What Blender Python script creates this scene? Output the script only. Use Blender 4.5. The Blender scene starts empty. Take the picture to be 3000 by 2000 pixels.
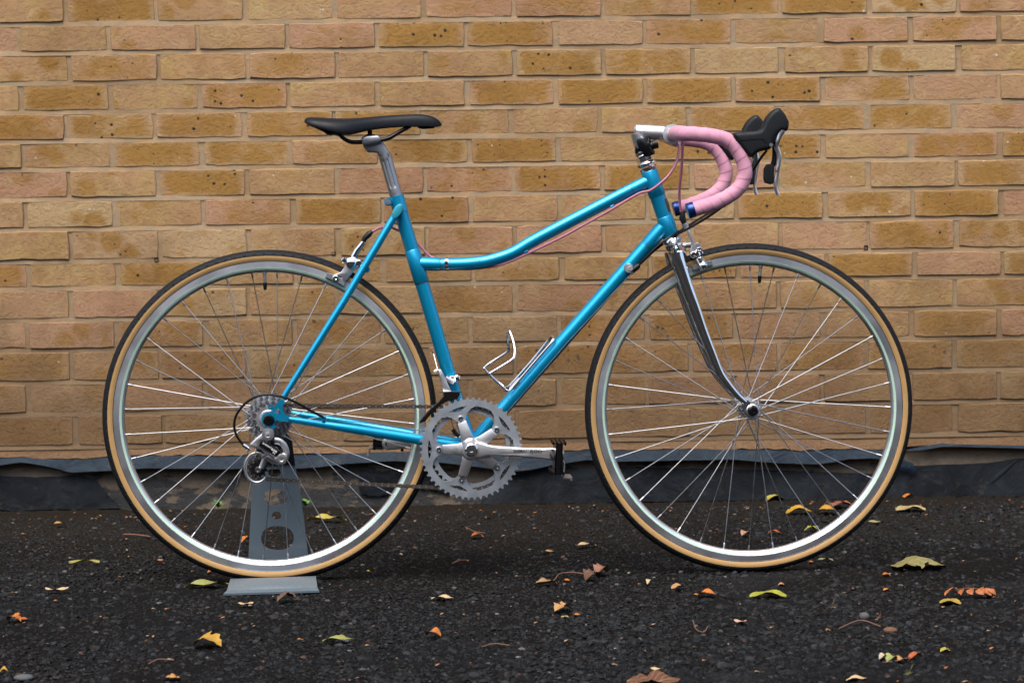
import bpy, bmesh, math, random
import numpy as np
from mathutils import Vector, Matrix
from mathutils.geometry import tessellate_polygon

random.seed(7)
rng = np.random.default_rng(7)
SC = bpy.context.scene
COL = SC.collection
R_ = math.radians
PI = math.pi

# ------------------------------------------------------------------ camera
FPX = 6532.0                      # focal length in pixels of the 3000 px wide photograph
CAM = Vector((0.0, -4.576, 0.7925))
cam_d = bpy.data.cameras.new('camera')
cam_d.sensor_width = 36.0
cam_d.lens = 36.0 * FPX / 3000.0
cam_d.clip_end = 1000.0
cam_d.dof.use_dof = True
cam_d.dof.focus_distance = 4.50
cam_d.dof.aperture_fstop = 9.0
cam = bpy.data.objects.new('camera', cam_d)
ROT = (Matrix.Rotation(R_(-0.92), 3, 'Z') @ Matrix.Rotation(PI / 2 - math.atan(440.0 / FPX), 3, 'X')
       @ Matrix.Rotation(R_(-0.72), 3, 'Z'))
cam.matrix_world = Matrix.Translation(CAM) @ ROT.to_4x4()
COL.objects.link(cam)
SC.camera = cam

# ------------------------------------------------------------------ sky, sun, exposure
SUN_EL, SUN_AZ = 62.0, 200.0      # the cloud-veiled sun stands high, behind the photographer
world = bpy.data.worlds.new('World')
SC.world = world
world.use_nodes = True
wn = world.node_tree
bg = wn.nodes['Background']
sky = wn.nodes.new('ShaderNodeTexSky')
sky.sky_type = 'NISHITA'
sky.sun_disc = False
sky.sun_elevation = R_(SUN_EL)
sky.sun_rotation = R_(SUN_AZ)
sky.air_density = 1.0
sky.dust_density = 4.0
sky.ozone_density = 1.0
wn.links.new(sky.outputs['Color'], bg.inputs['Color'])
bg.inputs['Strength'].default_value = 0.10
sun_d = bpy.data.lights.new('sun', 'SUN')
sun_d.energy = 1.4
sun_d.angle = R_(50)
sun_d.color = (1.0, 0.96, 0.9)
sun = bpy.data.objects.new('sun', sun_d)
sdir = Vector((math.sin(R_(SUN_AZ)) * math.cos(R_(SUN_EL)), math.cos(R_(SUN_AZ)) * math.cos(R_(SUN_EL)), math.sin(R_(SUN_EL))))
sun.rotation_euler = sdir.to_track_quat('Z', 'Y').to_euler()
COL.objects.link(sun)
SC.view_settings.view_transform = 'Standard'
SC.view_settings.look = 'None'
SC.view_settings.gamma = 1.0
SC.view_settings.exposure = 1.5
SC.render.engine = 'CYCLES'
SC.cycles.use_denoising = True
SC.cycles.denoiser = 'OPENIMAGEDENOISE'
SC.cycles.denoising_input_passes = 'RGB_ALBEDO_NORMAL'
SC.cycles.denoising_prefilter = 'ACCURATE'
SC.cycles.max_bounces = 8

# ------------------------------------------------------------------ measuring helpers
def ray(px, py):
    return ROT @ Vector(((px - 1500.0) / FPX, -(py - 1000.0) / FPX, -1.0))
def on_ground(px, py, z=0.0):
    r = ray(px, py)
    return CAM + r * ((z - CAM.z) / r.z)
WALL_Y = 1.05
def on_wall(px, py, y=WALL_Y):
    r = ray(px, py)
    return CAM + r * ((y - CAM.y) / r.y)
BYAW = R_(1.71)
ORG = CAM + ray(791, 1220.7) * 4.553
ORG = Vector((ORG.x, ORG.y, 0.0))            # where the rear tyre meets the ground
EX = Vector((math.cos(BYAW), math.sin(BYAW), 0)); EY = Vector((-math.sin(BYAW), math.cos(BYAW), 0))
def bk(px, py, y=0.0):
    """a point of the bicycle, y metres left of its mid plane, in the bicycle's own axes"""
    r = ray(px, py); o = CAM - ORG
    t = (y - o.dot(EY)) / r.dot(EY)
    p = o + r * t
    return Vector((p.dot(EX), y, p.z))
def fr(ox, oy, k):
    return lambda x, y, d=0.0: bk(ox + x / k, oy + y / k, d)
cA = fr(800, 280, 2.6133); cB = fr(1780, 280, 2.6133); cC = fr(640, 1100, 3.92); cD = fr(1180, 1000, 3.136)
cE = fr(1880, 660, 3.92); cF = fr(2050, 1050, 5.2267); cG = fr(600, 1300, 3.135); cH = fr(1380, 900, 3.92)
cK = fr(750, 1000, 3.136); cL = fr(1500, 500, 3.136); cM = fr(750, 500, 3.136); cN = fr(2060, 200, 5.2267)

# ------------------------------------------------------------------ node helpers
class NT:
    def __init__(s, name):
        s.m = bpy.data.materials.new(name); s.m.use_nodes = True
        s.t = s.m.node_tree; s.b = s.t.nodes['Principled BSDF']
    def n(s, typ, **kw):
        nd = s.t.nodes.new('ShaderNode' + typ)
        for k, v in kw.items(): setattr(nd, k, v)
        return nd
    def l(s, a, b): s.t.links.new(a, b)
    def put(s, sock, v):
        if hasattr(v, 'is_linked') or isinstance(v, bpy.types.NodeSocket): s.l(v, sock)
        else: sock.default_value = v
    def math(s, op, a, b=None, c=None, clamp=False):
        nd = s.n('Math', operation=op, use_clamp=clamp)
        s.put(nd.inputs[0], a)
        if b is not None: s.put(nd.inputs[1], b)
        if c is not None: s.put(nd.inputs[2], c)
        return nd.outputs[0]
    def vmath(s, op, a, b):
        nd = s.n('VectorMath', operation=op); s.put(nd.inputs[0], a); s.put(nd.inputs[1], b)
        return nd.outputs[0]
    def noise(s, vec, scale, detail=4, rough=0.55, dist=0.0):
        nd = s.n('TexNoise'); s.l(vec, nd.inputs['Vector'])
        nd.inputs['Scale'].default_value = scale; nd.inputs['Detail'].default_value = detail
        nd.inputs['Roughness'].default_value = rough; nd.inputs['Distortion'].default_value = dist
        return nd.outputs['Fac']
    def voro(s, vec, scale, feature='F1', out='Distance', rnd=1.0):
        nd = s.n('TexVoronoi', feature=feature); s.l(vec, nd.inputs['Vector'])
        nd.inputs['Scale'].default_value = scale; nd.inputs['Randomness'].default_value = rnd
        return nd.outputs[out]
    def mr(s, v, a, b, c=0.0, d=1.0, smooth=True):
        nd = s.n('MapRange', interpolation_type='SMOOTHSTEP' if smooth else 'LINEAR')
        s.put(nd.inputs[0], v)
        for i, x in enumerate((a, b, c, d)): s.put(nd.inputs[i + 1], x)
        return nd.outputs[0]
    def mix(s, f, a, b, typ='MIX'):
        nd = s.n('Mix', data_type='RGBA', blend_type=typ)
        s.put(nd.inputs[0], f)
        for i, v in ((6, a), (7, b)):
            if isinstance(v, tuple): nd.inputs[i].default_value = (*v[:3], 1)
            else: s.l(v, nd.inputs[i])
        return nd.outputs[2]
    def bump(s, h, strength=0.5, dist=0.002, normal=None):
        nd = s.n('Bump'); s.put(nd.inputs['Height'], h)
        nd.inputs['Strength'].default_value = strength; nd.inputs['Distance'].default_value = dist
        if normal is not None: s.l(normal, nd.inputs['Normal'])
        return nd.outputs[0]
    def obj(s): return s.n('TexCoord').outputs['Object']
    def pos(s): return s.n('NewGeometry').outputs['Position']
    def col(s, v):
        if isinstance(v, tuple): s.b.inputs['Base Color'].default_value = (*v[:3], 1)
        else: s.l(v, s.b.inputs['Base Color'])
    def set(s, **kw):
        for k, v in kw.items():
            s.put(s.b.inputs[k.replace('_', ' ')], v)
        return s

def simple(name, col, metal=0.0, rough=0.5, coat=0.0, wear=0.0, bump=0.0, bscale=400.0, coat_rough=0.08, spec=None):
    """one paint, metal or rubber, with a little grain in colour, gloss and relief"""
    a = NT(name); p = a.obj()
    nz = a.noise(p, bscale * 0.25, 5)
    c = a.mix(nz, tuple(x * (1 - wear) for x in col), tuple(min(1, x * (1 + wear)) for x in col)) if wear else col
    a.col(c)
    a.set(Metallic=metal)
    a.put(a.b.inputs['Roughness'], a.mr(nz, 0.3, 0.7, max(0.02, rough * 0.85), min(1, rough * 1.2)))
    if coat: a.set(Coat_Weight=coat, Coat_Roughness=coat_rough)
    if spec is not None: a.b.inputs['Specular IOR Level'].default_value = spec
    if bump: a.l(a.bump(a.noise(p, bscale, 4), bump, 0.001), a.b.inputs['Normal'])
    return a.m

# ------------------------------------------------------------------ mesh helpers
def catmull(pts, k=8):
    P = [Vector(p) for p in pts]; out = []
    for i in range(len(P) - 1):
        p0 = P[i - 1] if i else P[i] * 2 - P[i + 1]
        p1, p2 = P[i], P[i + 1]
        p3 = P[i + 2] if i + 2 < len(P) else P[i + 1] * 2 - P[i]
        for j in range(k):
            t = j / k
            out.append(0.5 * ((2 * p1) + (p2 - p0) * t + (2 * p0 - 5 * p1 + 4 * p2 - p3) * t * t + (3 * p1 - p0 - 3 * p2 + p3) * t ** 3))
    out.append(P[-1]); return out
def lerp_list(vals, k):
    out = []
    for i in range(len(vals) - 1):
        for j in range(k): out.append(vals[i] + (vals[i + 1] - vals[i]) * j / k)
    out.append(vals[-1]); return out

class MB:
    def __init__(s): s.v = []; s.f = []
    def add(s, vs, fs):
        o = len(s.v); s.v.extend([tuple(q) for q in vs]); s.f.extend([tuple(i + o for i in q) for q in fs]); return s
    def tube(s, pts, r, n=14, cap=True, ref=(0, 1, 0), rfun=None, flat=1.0):
        """swept tube; r a number or one per point; flat scales the radius along ref"""
        P = [Vector(p) for p in pts]; m = len(P)
        rr = r if isinstance(r, (list, tuple)) else [r] * m
        T = []
        for i in range(m):
            t = (P[min(i + 1, m - 1)] - P[max(i - 1, 0)]); T.append(t.normalized())
        b = Vector(ref); b = b - T[0] * b.dot(T[0])
        if b.length < 1e-4: b = Vector((1, 0, 0.3)); b = b - T[0] * b.dot(T[0])
        b.normalize(); vs = []; dist = 0.0
        for i in range(m):
            if i:
                dist += (P[i] - P[i - 1]).length
                b = b - T[i] * b.dot(T[i]); b.normalize()
            a = T[i].cross(b)
            for j in range(n):
                th = 2 * PI * j / n
                q = rr[i] * (rfun(dist, th) if rfun else 1.0)
                vs.append(P[i] + a * (q * math.cos(th)) + b * (q * math.sin(th) * flat))
        fs = []
        for i in range(m - 1):
            for j in range(n):
                k = (j + 1) % n
                fs.append((i * n + j, i * n + k, (i + 1) * n + k, (i + 1) * n + j))
        if cap:
            fs.append(tuple(range(n))); fs.append(tuple(range((m - 1) * n, m * n)))
        return s.add(vs, fs)
    def lathe(s, c, prof, n=32, axis=(0, 1, 0), closed=False, jag=None):
        """turn prof [(radius, along axis)] about an axis through c"""
        ax = Vector(axis).normalized(); c = Vector(c)
        u = Vector((1, 0, 0)); u = u - ax * u.dot(ax)
        if u.length < 1e-3: u = Vector((0, 0, 1)); u = u - ax * u.dot(ax)
        u.normalize(); w = ax.cross(u); vs = []; m = len(prof)
        for j in range(n):
            th = 2 * PI * j / n; d = u * math.cos(th) + w * math.sin(th)
            for i, (r, h) in enumerate(prof):
                vs.append(c + d * max(r, 1e-5) * (jag(j, i) if jag else 1) + ax * h)
        fs = []
        for j in range(n):
            k = (j + 1) % n
            for i in range(m if closed else m - 1):
                q = (i + 1) % m
                fs.append((j * m + i, k * m + i, k * m + q, j * m + q))
        if not closed:
            for e in (0, m - 1):
                if prof[e][0] > 1e-4: fs.append(tuple(j * m + e for j in range(n)))
        return s.add(vs, fs)
    def plate(s, outline, y0, y1, holes=(), chamfer=0.0):
        """flat plate in the x-z plane between two y, with holes; outline points are (x, z) or vectors"""
        def two(q): return (q[0], q[2]) if len(q) == 3 else (q[0], q[1])
        loops = [[two(q) for q in outline]] + [[two(q) for q in h] for h in holes]
        flat = [Vector((x, z, 0)) for lp in loops for x, z in lp]
        tris = tessellate_polygon([[Vector((x, z, 0)) for x, z in lp] for lp in loops])
        for y in (y0, y1):
            s.add([(q.x, y, q.y) for q in flat], tris)
        for lp in loops:
            n = len(lp)
            s.add([(x, y0, z) for x, z in lp] + [(x, y1, z) for x, z in lp],
                  [(i, (i + 1) % n, n + (i + 1) % n, n + i) for i in range(n)])
        return s
    def pillow(s, outline, y, w, r, steps=4):
        """solid with rounded edges, outline in the x-z plane, half width w, edge radius r"""
        O = [Vector((q[0], 0, q[2])) for q in outline]; n = len(O)
        area = sum(O[i].x * O[(i + 1) % n].z - O[(i + 1) % n].x * O[i].z for i in range(n))
        sg = 1 if area > 0 else -1
        N = []
        for i in range(n):
            d1 = (O[i] - O[i - 1]).normalized(); d2 = (O[(i + 1) % n] - O[i]).normalized()
            t = (d1 + d2); t = t.normalized() if t.length > 1e-6 else d1
            N.append(Vector((-t.z, 0, t.x)) * sg)
        rings = []
        for k in range(steps + 1):
            a = PI / 2 * (1 - k / steps); rings.append((r * (1 - math.cos(a)), -(w - r + r * math.sin(a))))
        for k in range(steps + 1):
            a = PI / 2 * k / steps; rings.append((r * (1 - math.cos(a)), (w - r + r * math.sin(a))))
        vs = [O[i] + N[i] * ins + Vector((0, y + yy, 0)) for ins, yy in rings for i in range(n)]
        fs = [(k * n + i, k * n + (i + 1) % n, (k + 1) * n + (i + 1) % n, (k + 1) * n + i) for k in range(len(rings) - 1) for i in range(n)]
        tris = tessellate_polygon([[Vector((vs[i].x, vs[i].z, 0)) for i in range(n)]])
        o = (len(rings) - 1) * n
        fs += [tuple(t) for t in tris] + [tuple(i + o for i in t) for t in tris]
        return s.add(vs, fs)
    def box(s, c, size, rot=None, bev=0.0):
        c = Vector(c); x, y, z = (q / 2 for q in size); b = bev
        vs = []
        if not b:
            vs = [Vector((i, j, k)) for i in (-x, x) for j in (-y, y) for k in (-z, z)]
            fs = [(0, 1, 3, 2), (4, 6, 7, 5), (0, 4, 5, 1), (2, 3, 7, 6), (0, 2, 6, 4), (1, 5, 7, 3)]
        else:
            bm = bmesh.new(); bmesh.ops.create_cube(bm, size=1.0)
            for q in bm.verts: q.co = Vector((q.co.x * 2 * x, q.co.y * 2 * y, q.co.z * 2 * z))
            bmesh.ops.bevel(bm, geom=bm.edges[:], offset=b, segments=2, affect='EDGES', profile=0.5)
            bm.verts.index_update(); vs = [q.co.copy() for q in bm.verts]; fs = [tuple(q.index for q in f.verts) for f in bm.faces]; bm.free()
        M = rot if rot is not None else Matrix.Identity(3)
        return s.add([c + M @ q for q in vs], fs)
    def ball(s, c, r, n=12, sq=(1, 1, 1)):
        m = n // 2 + 1
        prof = [(math.sin(PI * i / (m - 1)), -math.cos(PI * i / (m - 1))) for i in range(m)]
        t = MB().lathe((0, 0, 0), prof, n, (0, 0, 1)); c = Vector(c)
        return s.add([c + Vector((q[0] * r * sq[0], q[1] * r * sq[1], q[2] * r * sq[2])) for q in t.v], t.f)
    def mesh(s, name, mat, angle=38.0):
        me = bpy.data.meshes.new(name); me.from_pydata(s.v, [], s.f)
        bm = bmesh.new(); bm.from_mesh(me); bmesh.ops.recalc_face_normals(bm, faces=bm.faces[:]); bm.to_mesh(me); bm.free()
        if mat is not None: me.materials.append(mat)
        me.shade_smooth(); me.set_sharp_from_angle(angle=R_(angle))
        return me
    def build(s, name, mat, parent=None, angle=38.0, loc=None):
        o = bpy.data.objects.new(name, s.mesh(name, mat, angle)); COL.objects.link(o)
        if parent is not None: o.parent = parent
        if loc is not None: o.location = loc
        return o
def tag(o, label, cat=None, group=None, kind=None):
    o['label'] = label
    if cat: o['category'] = cat
    if group: o['group'] = group
    if kind: o['kind'] = kind
    return o
def empty(name, loc=(0, 0, 0), rz=0.0):
    o = bpy.data.objects.new(name, None); COL.objects.link(o); o.location = loc; o.rotation_euler = (0, 0, rz)
    o.empty_display_size = 0.05; return o
def link(name, me, parent=None, loc=(0, 0, 0), rot=(0, 0, 0), scale=(1, 1, 1)):
    o = bpy.data.objects.new(name, me); COL.objects.link(o); o.parent = parent
    o.location = loc; o.rotation_euler = rot; o.scale = scale; return o
def circ(c, r, n=24, a0=0.0, rz=None):
    rz = rz or r
    return [(c[0] + r * math.cos(a0 + 2 * PI * i / n), (c[2] if len(c) == 3 else c[1]) + rz * math.sin(a0 + 2 * PI * i / n)) for i in range(n)]

# ================================================================== MATERIALS
def brick_material():
    a = NT('stock_brick'); oi = a.n('ObjectInfo')
    off = a.n('CombineXYZ')
    a.l(a.math('MULTIPLY', oi.outputs['Random'], 37.0), off.inputs[0]); a.l(a.math('MULTIPLY', oi.outputs['Random'], 91.0), off.inputs[1]); a.l(a.math('MULTIPLY', oi.outputs['Random'], 53.0), off.inputs[2])
    p0 = a.obj(); p = a.vmath('ADD', p0, off.outputs[0])
    sep = a.n('SeparateColor'); a.l(oi.outputs['Color'], sep.inputs[0])
    och, spot, speck = sep.outputs[0], sep.outputs[1], sep.outputs[2]
    big = a.noise(p, 11.0, 2, 0.5); mid = a.noise(p, 30.0, 5, 0.62); fine = a.noise(p, 320.0, 5, 0.7); grain = a.noise(p, 900.0, 3, 0.7)
    base = a.mix(a.mr(big, 0.38, 0.62), (0.478, 0.294, 0.158), (0.470, 0.328, 0.142))
    base = a.mix(a.mr(mid, 0.35, 0.7), base, (0.40, 0.245, 0.135))
    base = a.mix(a.mr(oi.outputs['Random'], 0.0, 1.0, 0.0, 0.35, False), base, (0.40, 0.262, 0.155))
    r2 = a.math('FRACT', a.math('MULTIPLY', oi.outputs['Random'], 17.31)); r3 = a.math('FRACT', a.math('MULTIPLY', oi.outputs['Random'], 41.77))
    base = a.mix(a.mr(r2, 0.55, 0.95, 0.0, 0.75), base, a.mix(mid, (0.43, 0.245, 0.165), (0.50, 0.295, 0.205)))      # some bricks fired pinker
    base = a.mix(a.mr(r3, 0.72, 0.98, 0.0, 0.6), base, (0.50, 0.385, 0.225))                                         # some paler
    # ochre fired patches: broad ones by the och value, round ones by the spot value
    m1 = a.mr(a.math('ADD', a.math('ADD', a.math('MULTIPLY', big, 0.6), a.math('MULTIPLY', mid, 0.4)), a.math('SUBTRACT', och, 0.5)), 0.43, 0.68)
    d = a.voro(p, 13.0)
    d = a.math('ADD', d, a.math('MULTIPLY', a.math('SUBTRACT', mid, 0.5), 0.22))
    m2 = a.math('MULTIPLY', a.mr(d, 0.47, 0.27), spot)
    # the ochre core shows inside a paler skin along the arrises
    sx_ = a.n('SeparateXYZ'); a.l(p0, sx_.inputs[0])
    ex = a.mr(a.math('ADD', a.math('ABSOLUTE', sx_.outputs[0]), a.math('MULTIPLY', a.math('SUBTRACT', mid, 0.5), 0.055)), 0.082, 0.106, 1.0, 0.0)
    ez = a.mr(a.math('ADD', a.math('ABSOLUTE', sx_.outputs[2]), a.math('MULTIPLY', a.math('SUBTRACT', mid, 0.5), 0.03)), 0.020, 0.034, 1.0, 0.25)
    m = a.math('MULTIPLY', a.math('MAXIMUM', m1, m2), a.math('MULTIPLY', ex, ez))
    pale = a.math('MULTIPLY', a.mr(a.noise(p, 19.0, 3), 0.55, 0.68), 0.45)
    base = a.mix(pale, base, (0.53, 0.39, 0.215))
    ochre = a.mix(mid, (0.27, 0.138, 0.030), (0.41, 0.225, 0.056))
    c = a.mix(a.math('MULTIPLY', m, 0.90), base, ochre)
    # crumbs of charcoal and of lime in the clay
    sp = a.voro(p, 75.0); spr = a.voro(p, 75.0, out='Color')
    sg = a.n('SeparateColor'); a.l(spr, sg.inputs[0])
    dots = a.math('MULTIPLY', a.mr(a.math('DIVIDE', sp, a.math('ADD', a.math('MULTIPLY', sg.outputs[1], 0.9), 0.25)), 0.34, 0.26), a.math('LESS_THAN', sg.outputs[0], a.math('MULTIPLY', a.math('MULTIPLY', speck, m), 0.30)))
    c = a.mix(dots, c, (0.022, 0.022, 0.028))
    lime = a.math('MULTIPLY', a.mr(sp, 0.24, 0.18), a.math('GREATER_THAN', sg.outputs[2], 0.992))
    c = a.mix(lime, c, (0.62, 0.58, 0.52))
    c = a.mix(a.math('MULTIPLY', a.mr(grain, 0.35, 0.68), 0.16), c, (0.19, 0.115, 0.055))
    c = a.mix(a.math('MULTIPLY', a.mr(fine, 0.55, 0.75), 0.38), c, (0.56, 0.41, 0.25))
    pit = a.math('MULTIPLY', a.mr(a.noise(p, 150.0, 5, 0.7), 0.60, 0.70), 0.6)
    c = a.mix(pit, c, (0.20, 0.11, 0.045))
    # soil splashed on the lowest courses: brown film that ends raggedly
    z = a.n('SeparateXYZ'); a.l(a.pos(), z.inputs[0])
    dirt = a.mr(a.math('ADD', z.outputs[2], a.math('MULTIPLY', a.noise(a.pos(), 9.0, 4), 0.5)), 0.42, 0.98, 0.80, 0.0)
    c = a.mix(dirt, c, (0.165, 0.105, 0.060))
    grime = a.math('ADD', a.math('MULTIPLY', a.noise(a.pos(), 1.6, 4, 0.6), 0.65), a.math('MULTIPLY', a.noise(a.pos(), 7.0, 5, 0.65), 0.35))
    c = a.mix(a.mr(grime, 0.42, 0.64, 0.0, 0.7), c, a.mix(1.0, c, (0.66, 0.60, 0.54), 'MULTIPLY'))
    c = a.mix(1.0, c, (0.82, 0.80, 0.735), 'MULTIPLY')
    a.col(c); a.set(Roughness=0.92)
    a.b.inputs['Specular IOR Level'].default_value = 0.2
    st = a.n('Mapping'); a.l(p, st.inputs[0]); st.inputs['Scale'].default_value = (0.95, 1, 1.15); st.inputs['Rotation'].default_value = (0, R_(30), 0)
    crease = a.noise(st.outputs[0], 95.0, 7, 0.72, 0.3)
    h = a.math('ADD', a.math('ADD', a.math('MULTIPLY', a.mr(crease, 0.30, 0.56), 0.9), a.math('MULTIPLY', fine, 0.45)), a.math('MULTIPLY', dots, -0.5))
    h = a.math('ADD', h, a.math('MULTIPLY', grain, 0.10))
    a.l(a.bump(h, 0.50, 0.0045), a.b.inputs['Normal'])
    return a.m
def mortar_material():
    a = NT('lime_mortar'); p = a.pos()
    n1 = a.noise(p, 22.0, 5); n2 = a.noise(p, 420.0, 5, 0.7); n5 = a.noise(p, 5.0, 3)
    c = a.mix(a.mr(n1, 0.40, 0.60), (0.35, 0.238, 0.135), (0.29, 0.220, 0.140))
    c = a.mix(a.mr(n5, 0.45, 0.62), c, (0.26, 0.178, 0.098))
    c = a.mix(a.math('MULTIPLY', a.mr(n2, 0.4, 0.7), 0.35), c, (0.20, 0.14, 0.085))
    z = a.n('SeparateXYZ'); a.l(p, z.inputs[0])
    dirt = a.mr(a.math('ADD', z.outputs[2], a.math('MULTIPLY', a.noise(p, 9.0, 4), 0.5)), 0.42, 0.98, 0.75, 0.0)
    c = a.mix(dirt, c, (0.12, 0.078, 0.045))
    a.col(c); a.set(Roughness=0.95); a.b.inputs['Specular IOR Level'].default_value = 0.15
    a.l(a.bump(a.math('ADD', n2, a.math('MULTIPLY', a.noise(p, 60.0, 5), 1.5)), 0.5, 0.003), a.b.inputs['Normal'])
    return a.m
def concrete_material():
    a = NT('stained_plinth'); p = a.pos()
    st = a.n('Mapping'); a.l(p, st.inputs[0]); st.inputs['Scale'].default_value = (1.0, 1.0, 2.3)
    n1 = a.noise(st.outputs[0], 5.5, 5, 0.6); n2 = a.noise(p, 300.0, 5, 0.7); n3 = a.noise(p, 35.0, 5, 0.6)
    c = a.mix(a.mr(n3, 0.3, 0.7), (0.105, 0.078, 0.052), (0.155, 0.124, 0.09))
    c = a.mix(a.math('MULTIPLY', a.mr(n2, 0.4, 0.7), 0.4), c, (0.09, 0.075, 0.06))
    z = a.n('SeparateXYZ'); a.l(p, z.inputs[0])
    tar = a.mr(a.math('ADD', a.math('ADD', n1, a.math('MULTIPLY', n3, 0.25)), a.math('MULTIPLY', z.outputs[2], -1.6)), 0.53, 0.58)
    c = a.mix(a.math('MULTIPLY', tar, 0.93), c, a.mix(n3, (0.003, 0.004, 0.005), (0.009, 0.011, 0.014)))
    a.col(c); a.put(a.b.inputs['Roughness'], a.mr(tar, 0, 1, 0.92, 0.55))
    a.l(a.bump(a.math('ADD', n2, a.math('MULTIPLY', n3, 2.0)), 0.6, 0.004), a.b.inputs['Normal'])
    return a.m
def felt_material(name, c1, c2, rough):
    a = NT(name); p = a.pos()
    n1 = a.noise(p, 16.0, 5, 0.6, 0.6); n2 = a.noise(p, 500.0, 4, 0.7)
    c = a.mix(a.mr(n1, 0.3, 0.7), c1, c2)
    c = a.mix(a.math('MULTIPLY', a.mr(a.noise(p, 40.0, 6, 0.7), 0.56, 0.70), 0.45), c, (0.05, 0.042, 0.032))
    a.col(c); a.set(Roughness=rough); a.b.inputs['Specular IOR Level'].default_value = 0.15
    a.l(a.bump(a.math('ADD', n2, a.math('MULTIPLY', n1, 6.0)), 0.5, 0.003), a.b.inputs['Normal'])
    return a.m
def asphalt_material():
    a = NT('damp_asphalt'); p = a.pos()
    at = a.n('Attribute'); at.attribute_name = 'stone'
    sx = a.n('SeparateColor'); a.l(at.outputs['Color'], sx.inputs[0])
    n2 = a.noise(p, 700.0, 4, 0.75); n1 = a.noise(p, 3.0, 4, 0.6); n3 = a.noise(p, 160.0, 4, 0.7)
    c = a.mix(a.mr(sx.outputs[0], 0.0, 1.0), (0.0022, 0.0024, 0.0027), (0.0098, 0.0105, 0.0118))
    c = a.mix(a.mr(sx.outputs[1], 0.90, 0.99), c, (0.06, 0.043, 0.035))
    c = a.mix(a.mr(sx.outputs[2], 0.0, 1.0), (0.0035, 0.0031, 0.003), c)      # tar fills the gaps between the stones
    c = a.mix(a.math('MULTIPLY', a.mr(n3, 0.6, 0.74), 0.25), c, (0.06, 0.058, 0.056))
    c = a.mix(a.math('MULTIPLY', a.mr(n2, 0.66, 0.74), 0.4), c, (0.08, 0.08, 0.08))
    zz = a.n('SeparateXYZ'); a.l(p, zz.inputs[0])
    c = a.mix(a.mr(a.noise(p, 1.7, 5, 0.65), 0.40, 0.62, 0.0, 0.7), c, (0.0045, 0.0036, 0.003))
    c = a.mix(a.mr(a.noise(p, 2.6, 5, 0.65), 0.54, 0.70, 0.0, 0.5), c, (0.017, 0.0172, 0.0178))
    soil = a.mr(a.math('ADD', zz.outputs[1], a.math('MULTIPLY', a.noise(p, 2.2, 5, 0.6), 1.3)), 0.75, 1.45, 0.0, 0.75)
    c = a.mix(soil, c, a.mix(n3, (0.010, 0.0072, 0.0048), (0.020, 0.0148, 0.0102)))
    a.col(c)
    a.put(a.b.inputs['Roughness'], a.mr(n1, 0.35, 0.65, 0.72, 0.95)); a.b.inputs['Specular IOR Level'].default_value = 0.08
    a.l(a.bump(a.math('ADD', n2, a.math('MULTIPLY', n3, 1.2)), 0.7, 0.003), a.b.inputs['Normal'])
    return a.m
def stone_material():
    a = NT('loose_stone'); p = a.pos()
    at = a.n('Attribute'); at.attribute_name = 'stone'
    c = a.mix(a.math('MULTIPLY', a.noise(p, 500.0, 4, 0.7), 0.5), at.outputs['Color'], (0.015, 0.015, 0.015))
    a.col(c); a.set(Roughness=0.62); a.b.inputs['Specular IOR Level'].default_value = 0.14
    a.l(a.bump(a.noise(p, 600.0, 4), 0.4, 0.002), a.b.inputs['Normal'])
    return a.m
def leaf_material():
    a = NT('fallen_leaf'); oi = a.n('ObjectInfo')
    uv = a.n('UVMap'); uv.uv_map = 'UVMap'
    s = a.n('SeparateXYZ'); a.l(uv.outputs[0], s.inputs[0])
    u, v = s.outputs[0], s.outputs[1]
    p = a.obj(); n1 = a.noise(p, 90.0, 4, 0.65); n2 = a.noise(p, 420.0, 4, 0.7)
    lc = a.mix(1.0, oi.outputs['Color'], (0.62, 0.60, 0.60), 'MULTIPLY')
    c = a.mix(a.math('MULTIPLY', a.mr(n1, 0.4, 0.75), 0.5), lc, a.mix(1.0, lc, (0.75, 0.42, 0.22), 'MULTIPLY'))
    av = a.math('ABSOLUTE', a.math('SUBTRACT', v, 0.5))
    mid = a.mr(av, 0.035, 0.01)
    side = a.math('SINE', a.math('MULTIPLY', a.math('SUBTRACT', u, a.math('MULTIPLY', av, 0.55)), 44.0))
    c = a.mix(a.math('MULTIPLY', a.math('MAXIMUM', mid, a.mr(side, 0.9, 0.99)), 0.35), c, (0.36, 0.28, 0.13))
    c = a.mix(a.mr(n2, 0.68, 0.74), c, (0.06, 0.035, 0.02))
    a.col(c); a.set(Roughness=0.55, Subsurface_Weight=0.0)
    a.l(a.bump(a.math('ADD', side, n2), 0.25, 0.001), a.b.inputs['Normal'])
    return a.m
def tyre_material():
    a = NT('tread_rubber'); s = a.n('SeparateXYZ'); a.l(a.obj(), s.inputs[0])
    ang = a.math('ARCTAN2', s.outputs[2], s.outputs[0])
    ay = a.math('ABSOLUTE', s.outputs[1])
    w1 = a.math('SINE', a.math('ADD', a.math('MULTIPLY', ang, 105.0), a.math('MULTIPLY', ay, 900.0)))
    w2 = a.math('SINE', a.math('SUBTRACT', a.math('MULTIPLY', ang, 105.0), a.math('MULTIPLY', ay, 620.0)))
    h = a.math('ADD', a.mr(w1, 0.72, 0.9, 1.0, 0.0), a.math('MULTIPLY', a.mr(w2, 0.8, 0.95, 1.0, 0.0), 0.7))
    n = a.noise(a.obj(), 130.0, 4)
    a.col(a.mix(n, (0.004, 0.005, 0.0065), (0.008, 0.0095, 0.012))); a.set(Roughness=0.65); a.b.inputs['Specular IOR Level'].default_value = 0.2
    a.l(a.bump(h, 0.8, 0.0022), a.b.inputs['Normal'])
    return a.m
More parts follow.
